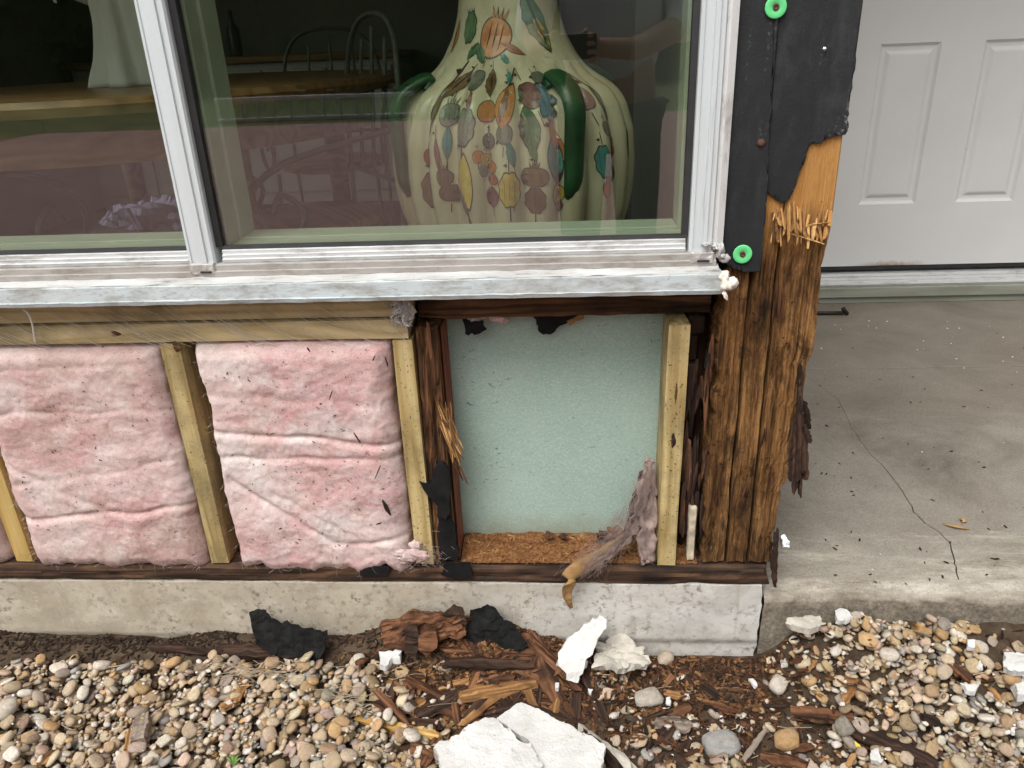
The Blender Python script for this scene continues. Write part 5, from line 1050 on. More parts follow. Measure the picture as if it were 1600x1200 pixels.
smalls = [(Z3([(108, 408), (215, 390), (216, 440), (172, 436), (140, 472), (108, 466)]), 'foam', 'small white foam piece at the left foot of the timber chunk', .016), (Z4([(605, 206), (700, 190), (755, 182), (750, 230), (690, 250), (640, 236)]), 'foam_dirty', 'grey-white foam piece near the foundation corner on the right', .018),
          (Z4([(806, 165), (850, 158), (892, 186), (860, 206), (815, 200)]), 'foam', 'white foam piece at the porch edge, larger of two', .014), (Z4([(898, 168), (925, 165), (940, 186), (905, 190)]), 'foam', 'white foam crumb at the porch edge, smaller of two', .010),
          (Z4([(1510, 352), (1560, 345), (1640, 350), (1640, 425), (1570, 415), (1512, 400)]), 'foam', 'white foam piece at the right edge, upper one', .02), (Z4([(1540, 470), (1590, 440), (1650, 450), (1650, 525), (1570, 522)]), 'foam', 'white foam piece at the right edge, lower one', .02),
          (Z4([(1340, 460), (1370, 470), (1405, 465), (1400, 500), (1350, 490)]), 'foam', 'jagged white foam bit in the right gravel', .012), (Z4([(958, 745), (990, 738), (1008, 770), (1000, 792), (965, 780)]), 'foam', 'white foam bit at the bottom right', .012), (Z4([(920, 662), (965, 668), (1006, 670), (1000, 686), (930, 684)]), 'foam_dirty', 'flat pale foam sliver above the bottom right foam bit', .008),
          (Z4([(1360, 284), (1392, 288), (1390, 310), (1358, 308)]), 'foam', 'small square foam bit left of the painted wood piece', .012), (Z4([(585, 352), (612, 352), (614, 374), (590, 376)]), 'foam', 'tiny foam bit below the foundation corner', .008), (Z4([(452, 438), (470, 436), (488, 462), (478, 470)]), 'foam', 'tiny foam bit in the mulch under the pale round stone', .006),
          (Z4([(108, 512), (128, 508), (130, 545), (112, 540)]), 'foam', 'tiny foam bit above the flat grey wood piece', .006), (Z4([(1400, 364), (1424, 362), (1426, 390), (1404, 388)]), 'foam', 'tiny foam bit beside the brown bark curl', .008), (Z3([(985, 548), (1005, 550), (1006, 578), (988, 574)]), 'foam', 'tiny foam bit on the reddish slats', .012), (Z3([(1145, 580), (1165, 582), (1160, 598), (1146, 596)]), 'foam', 'tiny foam bit on the dark stick below the foam chunks', .012), (Z4([(1545, 640), (1568, 638), (1570, 662), (1548, 660)]), 'foam', 'tiny foam bit far right in the gravel', .008)]
for i, (pts, mt, lb, h) in enumerate(smalls): crumple('foam_piece', pts, mt, lb, 'foam piece', h=h, amp=.004, th=h*.8, seed=10+i, jagamp=.003, step=.004)
# painted wood fragment at the porch edge
pwf = empty('painted_wood_fragment', gpt(1568, 1020, 0), 'broken wood piece with white painted top against the porch edge', 'wood fragment')
a, b = Vector(at(1535, 1016, 1, -.030)), Vector(at(1625, 1004, 1, -.030)); splinter_between('wood', a, b, .030, .034, M['rot_tan'], pwf, 61, taper=.1, jag=.05)
a, b = a+Vector((.004, .006, .019)), b+Vector((0, .006, .019)); splinter_between('painted_face', a, b, .030, .005, M['foam'], pwf, 62, taper=.05, jag=.03); a, b = a+Vector((-.010, -.020, -.036)), b+Vector((0, -.020, -.036)); splinter_between('torn_coating', a, b, .020, .007, M['foam_dirty'], pwf, 63, taper=.4, jag=.05)
# white board edges peeping from under the slabs
for (x0, y0, x1, y1, lb) in ((640, 1198, 684, 1160, 'white painted board end under the left foam slab'), (905, 1140, 985, 1199, 'white painted board edge under the right foam slab')): stick(x0, y0, x1, y1, 14, 'foam_dirty', lb, 40+x0, t=.012, h0=.004, h1=.004, cat='board end', taper=.1, group='white board ends under the foam')
# white crumbs, roots, sprigs
SV = []; SF = []
for k in range(150):
    px, py = (rnd.gauss(860, 60), rnd.gauss(1090, 40)) if k < 40 else (rnd.uniform(1000, 1600), rnd.uniform(1000, 1200)) if k < 100 else (rnd.uniform(0, 600), rnd.uniform(1040, 1200))
    p = gpt(px, py, .001); vv, ff = splinter_vf(.004, .003, .003, k, 2); b0 = len(SV); r = rnd.uniform(.3, 1.1); SV += [(p.x+q[0]*r, min(p.y+q[1]*r, -.01), p.z+q[2]*r) for q in vv]; SF += [[b0+q for q in f] for f in ff]
o = mk('foam_crumbs', SV, SF, M['crumb']); o['kind'] = 'stuff'
SV = []; SF = []
for k in range(170):
    if k < 80: px, py = rnd.gauss(400, 40), rnd.gauss(1052, 14)
    elif k < 120: px, py = rnd.gauss(560, 30), rnd.gauss(1095, 14)
    else: px, py = rnd.uniform(0, 1600), rnd.uniform(1040, 1195)
    p = gpt(px, py, .003); a = rnd.uniform(-.5, .9); l = rnd.uniform(.02, .07); q = [p+Vector((math.cos(a)*l*t, math.sin(a)*l*t*.6, .008*math.sin(3*t+a*5)*rnd.random()+.004*nz(t*3, k))) for t in (-.5, -.17, .17, .5)]
    q = [Vector((v_.x, min(v_.y, -.012), max(v_.z, ground_z(v_.x, v_.y)+.001))) for v_ in q]; tube_vf(q, rnd.uniform(.0003, .0009), 4, V=SV, Fc=SF)
o = mk('dry_roots', SV, SF, M['root']); o['kind'] = 'stuff'
sg = empty('seedling', gpt(365, 1196, 0), 'tiny green seedling sprouting in the gravel at the bottom left', 'plant')
for k in range(4):
    a = .4+k*.7; p = Vector(wloc(sg)); ribbon('leaf', [p, p+Vector((math.cos(a)*.006, math.sin(a)*.004, .010)), p+Vector((math.cos(a)*.016, math.sin(a)*.010, .014))], [.001, .006, .001], M['leaf_green'], sg, .0005, .2, 3, (math.sin(a), -math.cos(a), 0))
tag(crumple('plastic_bit', Z4([(875, 690), (895, 688), (920, 704), (918, 716), (890, 708)]), 'yellow', 'small yellow plastic bit in the right mulch', 'plastic bit', h=.01, th=.003, amp=.003, step=.004), None)
dl = empty('dry_leaf', gpt(1440, 985, .004), 'curled orange dry leaf at the porch edge', 'leaf')
p = gpt(1426, 976, .006); ribbon('blade', [p, gpt(1436, 984, .016), gpt(1456, 988, .010)], [.004, .018, .003], M['leaf_dry'], dl, .0006, .5, 5, (.3, .8, .4), .002)
# pebble for the mulch edge: bark twist by porch
dl2 = empty('dry_leaf', at(1482, 824, 2, -.054), 'thin tan leaf lying on the porch concrete beside the crack', 'leaf')
ribbon('blade', [at(1474, 819, 2, -.053), at(1494, 824, 2, -.050), at(1515, 827, 2, -.052)], [.002, .008, .002], M['leaf_dry'], dl2, .0006, .4, 4, (0, 1, 0)); blob('stalk_knot', at(1505, 813, 2, -.050), (.006, .006, .005), M['leaf_dry'], dl2, 3, .9, 2)
# ================================================================ door at the back of the porch
DY = 1.75
door = empty('front_door', (1.365, DY, 0.078), 'white panelled front door at the back of the porch', 'door', kind='thing')
X0, X1, Z0, Z1 = 0.945, 1.785, 0.0785, 2.08
pans = [(1.090, 1.293, .312, .858), (1.437, 1.640, .312, .858), (1.090, 1.293, 1.00, 1.85), (1.437, 1.640, 1.00, 1.85)]
# stiles and rails butt end to end, panels recessed with a raised field
parts = [('stile', X0, 1.090, Z0, Z1), ('stile', 1.293, 1.437, Z0, Z1), ('stile', 1.640, X1, Z0, Z1)]
for a, b in ((1.090, 1.293), (1.437, 1.640)): parts += [('rail', a, b, Z0, .312), ('rail', a, b, .858, 1.00), ('rail', a, b, 1.85, Z1)]
bevelled('leaf_skin', [(X0+.002, X1-.002, DY+.012, DY+.042, Z0+.002, Z1)], M['door'], door, 0)
for nm, a, b, c, d in parts: bevelled(nm, [(a, b, DY, DY+.0115, c, d)], M['door'], door, 0.0)
for a, b, c, d in pans:
    V = []; Fc = []; prof = [(0.0, 0.0), (.004, .004), (.010, .0085), (.016, .0095), (.022, .0095), (.034, .003), (.040, .0022)]
    for ins, dp in prof: V += [(a+ins, DY+dp, c+ins), (b-ins, DY+dp, c+ins), (b-ins, DY+dp, d-ins), (a+ins, DY+dp, d-ins)]
    for i in range(len(prof)-1):
        for k in range(4): Fc.append([i*4+k, i*4+(k+1) % 4, (i+1)*4+(k+1) % 4, (i+1)*4+k])
    e = (len(prof)-1)*4; Fc.append([e, e+1, e+2, e+3]); mk('panel', V, Fc, M['door'], door)
bevelled('door_sweep', [(X0, X1, DY+.002, DY+.03, .062, .0775)], M['gasket'], door, .001)
th = empty('door_threshold', (1.4, 1.72, -.053), 'ribbed aluminium threshold on painted boards under the white door', 'threshold')
extrude_x('metal_threshold', [(1.700, .0125), (1.697, .020), (1.705, .024), (1.712, .031), (1.722, .032), (1.726, .040), (1.738, .042), (1.742, .050), (1.79, .054), (1.79, .0125)], .90, 1.95, M['threshold'], th)
bevelled('riser_board', [(.60, 2.4, 1.682, 1.79, -.026, .0120)], M['riser'], th, .002); bevelled('riser_board', [(.60, 2.4, 1.695, 1.79, -.0525, -.0275)], M['riser'], th, .002)
dw = empty('entry_wall', (1.4, 1.8, -.05), 'pale wall around the front door', 'wall', kind='thing')
for bx in ((.46, .93, 1.77, 1.88, .0125, 2.42), (1.80, 3.2, 1.77, 1.88, .0125, 2.42), (.9305, 1.7995, 1.78, 1.88, 2.09, 2.42), (.9305, 1.7995, 1.795, 1.88, -.0525, 2.0895)): bevelled('wall_panel', [bx], M['siding'], dw, 0)
# side wall of the room (left flank of the porch) hidden behind the post
sw = empty('side_wall', (.41, 1.0, -.05), 'side wall of the room behind the corner post', 'wall'); bevelled('wall_panel', [(.255, .372, .12, 1.765, -.05, 2.42)], M['siding'], sw, 0)
uw = empty('upper_wall', (-.6, .05, 1.82), 'wall strip above the window', 'wall'); bevelled('wall_panel', [(-3.2, .40, .0, .11, 1.901, 2.42)], M['siding'], uw, 0); bevelled('wall_panel', [(-1.75, .2425, .0, .11, 1.812, 1.900)], M['siding'], uw, 0)
lw = empty('outer_wall', (-2.5, .05, -.3), 'house wall continuing left of the window', 'wall'); bevelled('wall_panel', [(-3.2, -1.752, .0, .11, -.30, 1.9005)], M['siding'], lw, 0)
rf = empty('porch_roof', (.4, .8, 2.43), 'unseen porch roof and eave overhead', 'roof'); bevelled('soffit', [(-3.25, .42, -.35, 4.6, 2.43, 2.50)], M['soffit'], rf, 0); bevelled('soffit', [(.4205, 3.3, .55, 4.6, 2.43, 2.50)], M['soffit'], rf, 0)  # unseen roof; front edges placed to set the shade on wall and door
# porch bits
hk = empty('rusty_bolt', at(1280, 488, 2, -.05), 'black rusty bolt lying on the porch under the threshold', 'bolt')
p, q = Vector(at(1262, 489, 2, -.044)), Vector(at(1318, 489, 2, -.044)); tube('shank', [p, (p+q)/2, q], .007, M['rust_dark'], hk); d = (q-p).normalized(); tube('head', [q-d*.004+Vector((0, 0, .018)), q+Vector((0, 0, .012)), q+d*.014+Vector((0, 0, -.004))], .008, M['rust_dark'], hk)
p = at(1228, 848, 2, -.048); tag(crumple('foil_scrap', [(1221, 842), (1228, 840), (1234, 847), (1231, 855), (1223, 854)], 'foil', 'shiny crumpled foil scrap on the porch beside the post', 'foil scrap', tilt=(1, float(p[1]), .5), th=.001, amp=.008, step=.004), None)
tag(blob('green_bit', at(1262, 738, 1, -.004), (.004, .003, .005), M['leaf_green'], None, 3, .6, 2), 'tiny bright green bit caught on the post slivers', 'plant bit')
SV = []; SF = []
for k in range(34):
    px, py = rnd.uniform(1275, 1600), (rnd.uniform(500, 580) if k < 24 else rnd.uniform(580, 900)); p = at(px, py, 2, -.0535); r = rnd.uniform(.3, .9) if k < 24 else rnd.uniform(.2, .6); vv, ff = splinter_vf(.006, .004, .003, k, 2); b0 = len(SV); SV += [(p[0]+v_[0]*r, p[1]+v_[1]*r, p[2]+v_[2]*r+.001) for v_ in vv]; SF += [[b0+i for i in f] for f in ff]
o = mk('porch_crumbs', SV, SF, M['crumb']); o['kind'] = 'stuff'
SV = []; SF = []
for k in range(70):
    px, py = rnd.uniform(1270, 1600), rnd.uniform(520, 915); p = at(px, py, 2, -.0535); r = rnd.uniform(.3, 1.0); vv, ff = splinter_vf(.010, .004, .002, k+90, 2); a = rnd.uniform(0, 3.1); b0 = len(SV); SV += [(p[0]+(v_[0]*math.cos(a)-v_[1]*math.sin(a))*r, p[1]+(v_[0]*math.sin(a)+v_[1]*math.cos(a))*r, p[2]+v_[2]*r+.0005) for v_ in vv]; SF += [[b0+i for i in f] for f in ff]
o = mk('porch_dirt', SV, SF, M['rot_dark']); o['kind'] = 'stuff'
# ================================================================ the room behind the glass
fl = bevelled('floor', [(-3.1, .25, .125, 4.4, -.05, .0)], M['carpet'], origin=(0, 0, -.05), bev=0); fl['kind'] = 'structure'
for nm, bx in (('back_wall', (-3.1, .37, 4.41, 4.5, -.05, 2.42)), ('left_wall', (-3.2, -3.105, .115, .30, -.05, 2.42)), ('left_wall', (-3.2, -3.105, 2.6, 4.5, -.05, 2.42)), ('left_wall', (-3.2, -3.105, .301, 2.599, -.05, .25)), ('right_wall', (.252, .372, 1.885, 4.405, -.05, 2.42))):  # unseen gap left in the left wall, added to let daylight in
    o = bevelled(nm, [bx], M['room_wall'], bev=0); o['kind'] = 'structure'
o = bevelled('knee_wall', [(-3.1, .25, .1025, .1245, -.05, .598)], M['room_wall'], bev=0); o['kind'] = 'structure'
# low stand carrying the vase
st = empty('plant_stand', (-.10, .44, 0), 'low wooden stand under the painted vase behind the glass', 'stand')
bevelled('stand_top', [(-.36, .16, .20, .70, .455, .48)], M['table'], st, .004)
for sx_ in (-.33, .13):
    for sy_ in (.23, .67): bevelled('leg', [(sx_-.018, sx_+.018, sy_-.018, sy_+.018, .001, .4545)], M['table'], st, .002)
# ---------------- big painted vase
VY = .44; vx = float(at(803, 260, 1, VY)[0]); k_px = float(np.linalg.norm(at(985, 260, 1, VY)-at(803, 260, 1, VY)))/182
PR = [(.481, 128), (.495, 140), (.525, 155), (.560, 166), (.600, 175), (.645, 180), (.690, 182), (.748, 179), (.796, 169), (.818, 160), (.835, 147), (.850, 129), (.868, 113), (.890, 99), (.925, 84), (.960, 75), (.990, 71), (1.03, 73), (1.06, 80), (1.10, 96)]
zs_ = np.array([p[0] for p in PR]); rs_ = np.array([p[1] for p in PR])*k_px
def vr(z): return float(np.interp(z, zs_, rs_))
def vsurf(th_, z, off=0.0):
    rib = smooth01(.50, .56, z)*smooth01(.885, .835, z); r = vr(z)*(1+rib*(.125*abs(math.cos(th_*11))**.8-.090))+off
    return (vx+r*math.sin(th_), VY-r*math.cos(th_), z)
vase = empty('painted_vase', (vx, VY, .481), 'large ribbed cream vase painted with fruit, green handles, behind the glass', 'vase')
seg = 176; zz_l = list(np.linspace(.481, 1.0, 60))+[1.03, 1.06, 1.08, 1.095]; V = [vsurf(2*math.pi*k/seg, z) for z in zz_l for k in range(seg)]; nrow = len(zz_l)
V += [(vx+.074*math.sin(2*math.pi*k/seg), VY-.074*math.cos(2*math.pi*k/seg), 1.09-.0*k) for k in range(seg)]+[(vx+.066*math.sin(2*math.pi*k/seg), VY-.066*math.cos(2*math.pi*k/seg), .95) for k in range(seg)]; nrow += 2
Fc = [[i*seg+k, i*seg+(k+1) % seg, (i+1)*seg+(k+1) % seg, (i+1)*seg+k] for i in range(nrow-1) for k in range(seg)]+[[k for k in range(seg)][::-1], [(nrow-1)*seg+k for k in range(seg)]]
mk('body', V, Fc, M['vase'], vase, True)
for th_ in (-1.08, .53, 2.10, 3.67):                                   # four strap handles from shoulder to belly
    base = [(.836, -.010), (.854, .006), (.852, .022), (.832, .030), (.80, .024), (.765, .012), (.725, .003), (.68, -.001), (.640, -.006)]
    pts = []
    for z, o_ in base: r = vr(z)+o_; pts.append((vx+r*math.sin(th_), VY-r*math.cos(th_), z))
    P = spline(pts, 6); V = []; Fc = []; n_ = len(P); tan_ = Vector((math.cos(th_), math.sin(th_), 0)); m_ = 10
    for i, p in enumerate(P):
        t = i/(n_-1); d = (P[min(i+1, n_-1)]-P[max(i-1, 0)]).normalized(); nr = d.cross(tan_); hw = .024*(1-.2*t)*(1 if t < .9 else max(.15, math.sqrt(max(0, 1-((t-.9)/.1)**2)))); ht = .0125*(1 if t < .9 else max(.3, 1-(t-.9)*6))
        for k in range(m_): a = 2*math.pi*k/m_; V.append(tuple(p+tan_*(hw*math.cos(a))+nr*(ht*math.sin(a))))
    for i in range(n_-1):
        for k in range(m_): Fc.append([i*m_+k, i*m_+(k+1) % m_, (i+1)*m_+(k+1) % m_, (i+1)*m_+k])
    Fc += [list(range(m_)), [(n_-1)*m_+k for k in range(m_)]]; mk('handle', V, Fc, M['vase_green'], vase, True)
def shape(kind, r):
    out = []
    for k in range(28):
        a = 2*math.pi*k/28; x, y = math.cos(a), math.sin(a)
        if kind == 'leaf': w_ = (1-abs(y)**1.5)**.8*(.48+.05*math.sin(k*3)); out.append((math.copysign(w_, x) if abs(x) > .05 else 0, y))
        elif kind == 'slim': w_ = (1-abs(y)**1.7)*.24; out.append((math.copysign(w_, x) if abs(x) > .05 else .02*y, y))
        elif kind == 'corn': w_ = (1-abs(y)**2.2)*.36; out.append((math.copysign(w_, x)+.10*y*y if abs(x) > .05 else .1*y*y, y))
        elif kind == 'fruit': q = 1+.05*math.sin(3*a+1); out.append((.62*x*q, .78*y*q-.05))
        elif kind == 'lobed': q = 1+.16*abs(math.sin(4*a)); out.append((.56*x*q, .82*y*q))
        elif kind == 'flower': q = .7+.28*abs(math.cos(3.5*a)); out.append((.8*x*q, 1.0*y*q))
        else: q = 1+.22*math.cos(2*a); out.append((.62*x*q, .85*y*q))
    return out
def motif(px, py, kind, colr, size, rot=0.0, asp=1.0, crown=False, stem=True):
    s = (px-803)/182.0*1.0; z = float(at(px, py, 1, VY-.20 if abs(px-803) < 100 else VY-.10)[2]); s = (px-803)*k_px*(0.90+0.09*smooth01(50, 150, abs(px-803)))/max(.02, vr(z)); s = max(-.97, min(.97, s)); th0 = math.asin(s)
    hh = size*k_px*.84; V = []; Fc = []; fm = []
    def put(poly, off, mi, cx=0.0, cy=0.0, sc=1.0):
        b0 = len(V); ca, sa = math.cos(rot), math.sin(rot)
        # concentric fan so the paint follows the ribs
        for ring in (0.0, .5, 1.0):
            for (u, v_) in (poly if ring else [(0, 0)]):
                uu, vv_ = (u*ring*sc*asp+cx)*hh, (v_*ring*sc+cy)*hh; uu, vv_ = uu*ca-vv_*sa, uu*sa+vv_*ca; zq = min(1.05, max(.485, z+vv_)); V.append(vsurf(th0+uu/max(.03, vr(zq)), zq, off))
        n_ = len(poly)
        for k in range(n_):
            k2 = (k+1) % n_; Fc.append([b0, b0+1+k, b0+1+k2]); fm.append(mi); Fc.append([b0+1+k, b0+1+n_+k, b0+1+n_+k2, b0+1+k2]); fm.append(mi)
    po = shape(kind, 0); put(po, .0012, 1, sc=1.09); put(po, .0018, 0)
    if stem: put([(-.035, -.4), (.035, -.4), (.03, .4), (-.03, .4)], .0011, 1, cy=-1.3); put([(-.03, -.4), (.03, -.4), (.02, .4), (-.02, .4)], .0011, 1, cy=1.3); put([(-.20, .0), (.0, -.10), (.05, .02), (-.02, .10)], .0015, 1, cx=-.12, cy=1.3)
    if crown:
        for q in (-.4, -.15, .12, .38): put([(-.07, -.2), (.07, -.2), (.02+q*.3, .26)], .0013, 1, cx=q*.6, cy=.92); put([(-.05, -.2), (.05, -.2), (.015+q*.3, .2)], .0019, 0, cx=q*.6, cy=.92)
    if kind in ('leaf', 'slim'): put([(-.02, -.9), (.02, -.9), (.012, .9), (-.012, .9)], .0022, 1)
    if kind in ('fruit', 'lobed'): 
        for q in (-.26, 0, .26): put([(-.014, -.5), (.014, -.5), (.008, .5), (-.008, .5)], .0022, 1, cx=q)
    mk('painted_leaf' if kind in ('leaf', 'slim') else 'painted_fruit', V, Fc, None, vase, False, [PAINT[colr], M['ink']], fm)
for mt in [(788, 55, 'fruit', 'orange', 38, -.2, 1.05, True, False), (748, 40, 'lobed', 'green', 26, .1, .8, True, False), (725, 55, 'slim', 'orange', 24, .1, 1, False, False), (848, 30, 'leaf', 'green', 48, .35, .8, False, False), (856, 45, 'leaf', 'yellow', 26, .4, .6, False, False), (765, 84, 'leaf', 'green', 16, .5, 1, False, False), (752, 80, 'leaf', 'green', 14, -.5, 1, False, False), (814, 76, 'slim', 'red', 22, 1.1, 1, False, False), (802, 92, 'lobed', 'teal', 10, .7, .7, False, False),
    (699, 165, 'slim', 'brown', 42, -.2, 1.5), (733, 133, 'leaf', 'brown', 20, -.5, 1.1), (760, 126, 'bean', 'grey', 20, -.2, .8), (782, 130, 'leaf', 'brown', 19, .05, .9), (810, 122, 'leaf', 'teal', 9, .2, 1), (720, 178, 'fruit', 'grey', 21, .0, 1, True), (752, 158, 'slim', 'plum', 16, .1, 1), (744, 197, 'lobed', 'grey', 30, -.1, .9), (777, 173, 'bean', 'orange', 22, .0, .85), (804, 165, 'corn', 'orange', 33, -.25, 1.2), (802, 165, 'slim', 'plum', 26, -.25, 1.1),
    (841, 149, 'bean', 'plum', 26, .35, .8), (853, 122, 'bean', 'grey', 12, 0, 1.3), (866, 160, 'flower', 'blue', 30, .2, .8), (778, 217, 'fruit', 'grey', 15, 0, 1.1), (803, 206, 'bean', 'grey', 20, -.1, .8), (812, 236, 'leaf', 'teal', 20, .2, .7), (840, 200, 'leaf', 'green', 34, .1, .95), (844, 233, 'leaf', 'green', 15, .3, .8), (880, 220, 'corn', 'orange', 34, .35, .8), (877, 246, 'corn', 'teal', 42, .1, 1.0),
    (684, 237, 'fruit', 'red', 19, 0, .95, True), (682, 288, 'lobed', 'brown', 32, 0, .65), (715, 222, 'slim', 'teal', 26, 0, .9), (705, 240, 'slim', 'plum', 26, .1, .7), (710, 275, 'fruit', 'brown', 18, .1, .9, True), (716, 300, 'bean', 'brown', 19, -.1, 1.1), (741, 280, 'corn', 'yellow', 44, .05, .8), (737, 310, 'slim', 'grey', 24, .3, 1), (762, 240, 'fruit', 'orange', 12, 0, 1), (772, 246, 'fruit', 'yellow', 12, 0, 1), (781, 256, 'fruit', 'orange', 13, 0, 1), (768, 262, 'lobed', 'grey', 11, 0, .8), (780, 302, 'fruit', 'plum', 20, 0, .85), (782, 276, 'bean', 'red', 12, .2, 1), (808, 290, 'lobed', 'yellow', 30, 0, .9), (814, 302, 'fruit', 'yellow', 14, 0, 1), (846, 272, 'bean', 'brown', 21, 0, 1.3, True), (846, 308, 'lobed', 'brown', 22, 0, 1.1), (881, 300, 'fruit', 'yellow', 21, 0, .9), (885, 320, 'leaf', 'plum', 10, 0, 1),
    (915, 150, 'bean', 'plum', 26, .3, .7), (935, 160, 'slim', 'grey', 30, .35, 1.2), (938, 195, 'fruit', 'grey', 14, .2, .8), (937, 245, 'lobed', 'teal', 28, .1, .7), (954, 225, 'lobed', 'red', 28, .1, .6), (941, 285, 'fruit', 'red', 18, .0, .9, True), (957, 270, 'slim', 'green', 26, 0, 1.2), (972, 225, 'slim', 'plum', 26, .1, 1), (633, 240, 'slim', 'brown', 30, 0, 1), (628, 260, 'slim', 'orange', 20, 0, .8)]:
    motif(*mt)
# ---------------- oval table with porcelain figure, iron chairs
TC = (-1.12, 1.02); TZ = .848
tb = empty('dining_table', (TC[0], TC[1], 0), 'oval wooden dining table inside the dim room', 'table')
ring = [(TC[0]+.66*math.cos(2*math.pi*k/72), TC[1]+.80*math.sin(2*math.pi*k/72)) for k in range(72)]
V = [(x, y, TZ-.03) for x, y in ring]+[(TC[0]+(x-TC[0])*1.008, TC[1]+(y-TC[1])*1.008, TZ-.012) for x, y in ring]+[(x, y, TZ) for x, y in ring]
mk('table_top', V, [[i*72+k, i*72+(k+1) % 72, (i+1)*72+(k+1) % 72, (i+1)*72+k] for i in range(2) for k in range(72)]+[[k for k in range(72)][::-1], [144+k for k in range(72)]], M['table'], tb)
mk('apron', [(TC[0]+(x-TC[0])*s, TC[1]+(y-TC[1])*s, z) for s, z in ((.88, TZ-.13), (.88, TZ-.0305), (.85, TZ-.0305), (.85, TZ-.13)) for x, y in ring], [[i*72+k, i*72+(k+1) % 72, ((i+1) % 4)*72+(k+1) % 72, ((i+1) % 4)*72+k] for i in range(4) for k in range(72)], M['table'], tb)
for sx_, sy_ in ((-.36, -.42), (.36, -.42), (-.36, .42), (.36, .42)): tube('leg', [(TC[0]+sx_, TC[1]+sy_, TZ-.1), (TC[0]+sx_, TC[1]+sy_, .4), (TC[0]+sx_*1.05, TC[1]+sy_*1.05, .001)], lambda t: .035-.012*t, M['table'], tb)
fp = at(212, 134, 2, TZ); fg = empty('porcelain_figurine', (fp[0], fp[1], TZ), 'white porcelain figurine in a flowing gown on the table', 'figurine')
V = []; Fc = []; m_ = 72; lev = 60; sc_f = float(np.linalg.norm(fp-CAM))/1206
for i in range(lev):
    t = i/(lev-1); zf_ = t*330*sc_f
    rad = np.interp(t, [0, .03, .10, .22, .35, .48, .58, .66, .74, .80, .84, .90, 1.0], [46, 44, 37, 31, 29, 32, 36, 33, 27, 14, 15, 19, 4])*sc_f
    lean_ = np.interp(t, [0, .25, .5, .8, 1], [0, 2, -4, 2, 4])*sc_f
    for k in range(m_):
        a = 2*math.pi*k/m_; fold = 1+.34*math.copysign(abs(math.sin(7*a+2.6*t+1.1*math.sin(2*a)))**.6, math.sin(7*a+2.6*t+1.1*math.sin(2*a)))*max(.2, 1-t*1.1)+.05*math.sin(5*a-6*t)*(1 if t < .75 else 0)
        V.append((fp[0]+lean_+rad*fold*math.cos(a), fp[1]+.8*rad*fold*math.sin(a), TZ+.0005+zf_+(.003*math.sin(8*a) if i == 0 else 0)*0))
for i in range(lev-1):
    for k in range(m_): Fc.append([i*m_+k, i*m_+(k+1) % m_, (i+1)*m_+(k+1) % m_, (i+1)*m_+k])
Fc += [[k for k in range(m_)][::-1], [(lev-1)*m_+k for k in range(m_)]]; mk('gown', V, Fc, M['porcelain'], fg, True)
for sgn in (-1, 1): ribbon('sleeve', [(fp[0]+sgn*14*sc_f, fp[1]-10*sc_f, TZ+215*sc_f), (fp[0]+sgn*40*sc_f, fp[1]-20*sc_f, TZ+165*sc_f), (fp[0]+sgn*66*sc_f, fp[1]-16*sc_f, TZ+108*sc_f)], [12*sc_f, 30*sc_f, 50*sc_f], M['porcelain'], fg, .006, .4, 7, (.3, .8, .2), .004, 3)
def iron_chair(loc, yaw, label):
    e = empty('iron_chair', (0, 0, 0), label, 'chair', 'scrolled iron chairs in the room'); r = .008
    T = lambda pts, nm='frame_tube', rad=r: tube(nm, spline(pts, 8), rad, M['wrought'], e, 6)
    V = []; Fc = []; k_ = 40
    for rr, z in ((.20, .452), (.215, .46), (.215, .475), (.20, .49), (.10, .50)): V += [(rr*math.cos(2*math.pi*k/k_), rr*math.sin(2*math.pi*k/k_), z) for k in range(k_)]
    Fc = [[i*k_+k, i*k_+(k+1) % k_, (i+1)*k_+(k+1) % k_, (i+1)*k_+k] for i in range(4) for k in range(k_)]+[list(range(k_))[::-1], [4*k_+k for k in range(k_)]]; mk('seat', V, Fc, M['table'], e)
    T([(-.20, .19, .001), (-.205, .20, .45), (-.21, .22, .80), (-.15, .24, .96), (0, .245, 1.0), (.15, .24, .96), (.21, .22, .80), (.205, .20, .45), (.20, .19, .001)], 'back_hoop')
    for x in (-.10, 0, .10): T([(x, .205, .58), (x, .225, .80), (x*.9, .242, .97-abs(x)*.3)], 'spindle', .006)
    T([(-.205, .205, .58), (0, .205, .58), (.205, .205, .58)], 'rail', .008); T([(-.20, .22, .82), (0, .23, .82), (.20, .22, .82)], 'rail', .008)
    for s in (-1, 1):
        T([(s*.20, -.17, .001), (s*.205, -.18, .25), (s*.20, -.16, .455)], 'leg')
        sp = [(s*.22, .20, .72), (s*.235, .06, .70), (s*.24, -.12, .66), (s*.24, -.21, .58), (s*.235, -.19, .49), (s*.232, -.11, .48), (s*.232, -.07, .54), (s*.232, -.12, .59), (s*.232, -.15, .55)]; T(sp, 'scroll_arm', .008)
    T([(-.20, -.02, .2), (0, -.02, .17), (.20, -.02, .2)], 'stretcher', .007)
    e.location = loc; e.rotation_euler = (0, 0, yaw); return e
iron_chair((-.72, .95, .0), -1.0, 'scrolled iron chair with wooden seat, in the right pane left of the vase'); iron_chair((-1.50, .55, .0), 2.9, 'scrolled iron chair in front of the table, left pane'); iron_chair((-.98, 2.15, .0), .1, 'scrolled iron chair on the far side of the table')
cb = empty('sideboard', (-2.4, 3.9, 0), 'cream sideboard at the back of the dim room', 'sideboard'); bevelled('carcass', [(-3.05, -1.0, 3.8, 4.35, .001, .86)], M['cabinet'], cb, .005); bevelled('worktop', [(-3.08, -.97, 3.76, 4.38, .861, .90)], M['table'], cb, .004)
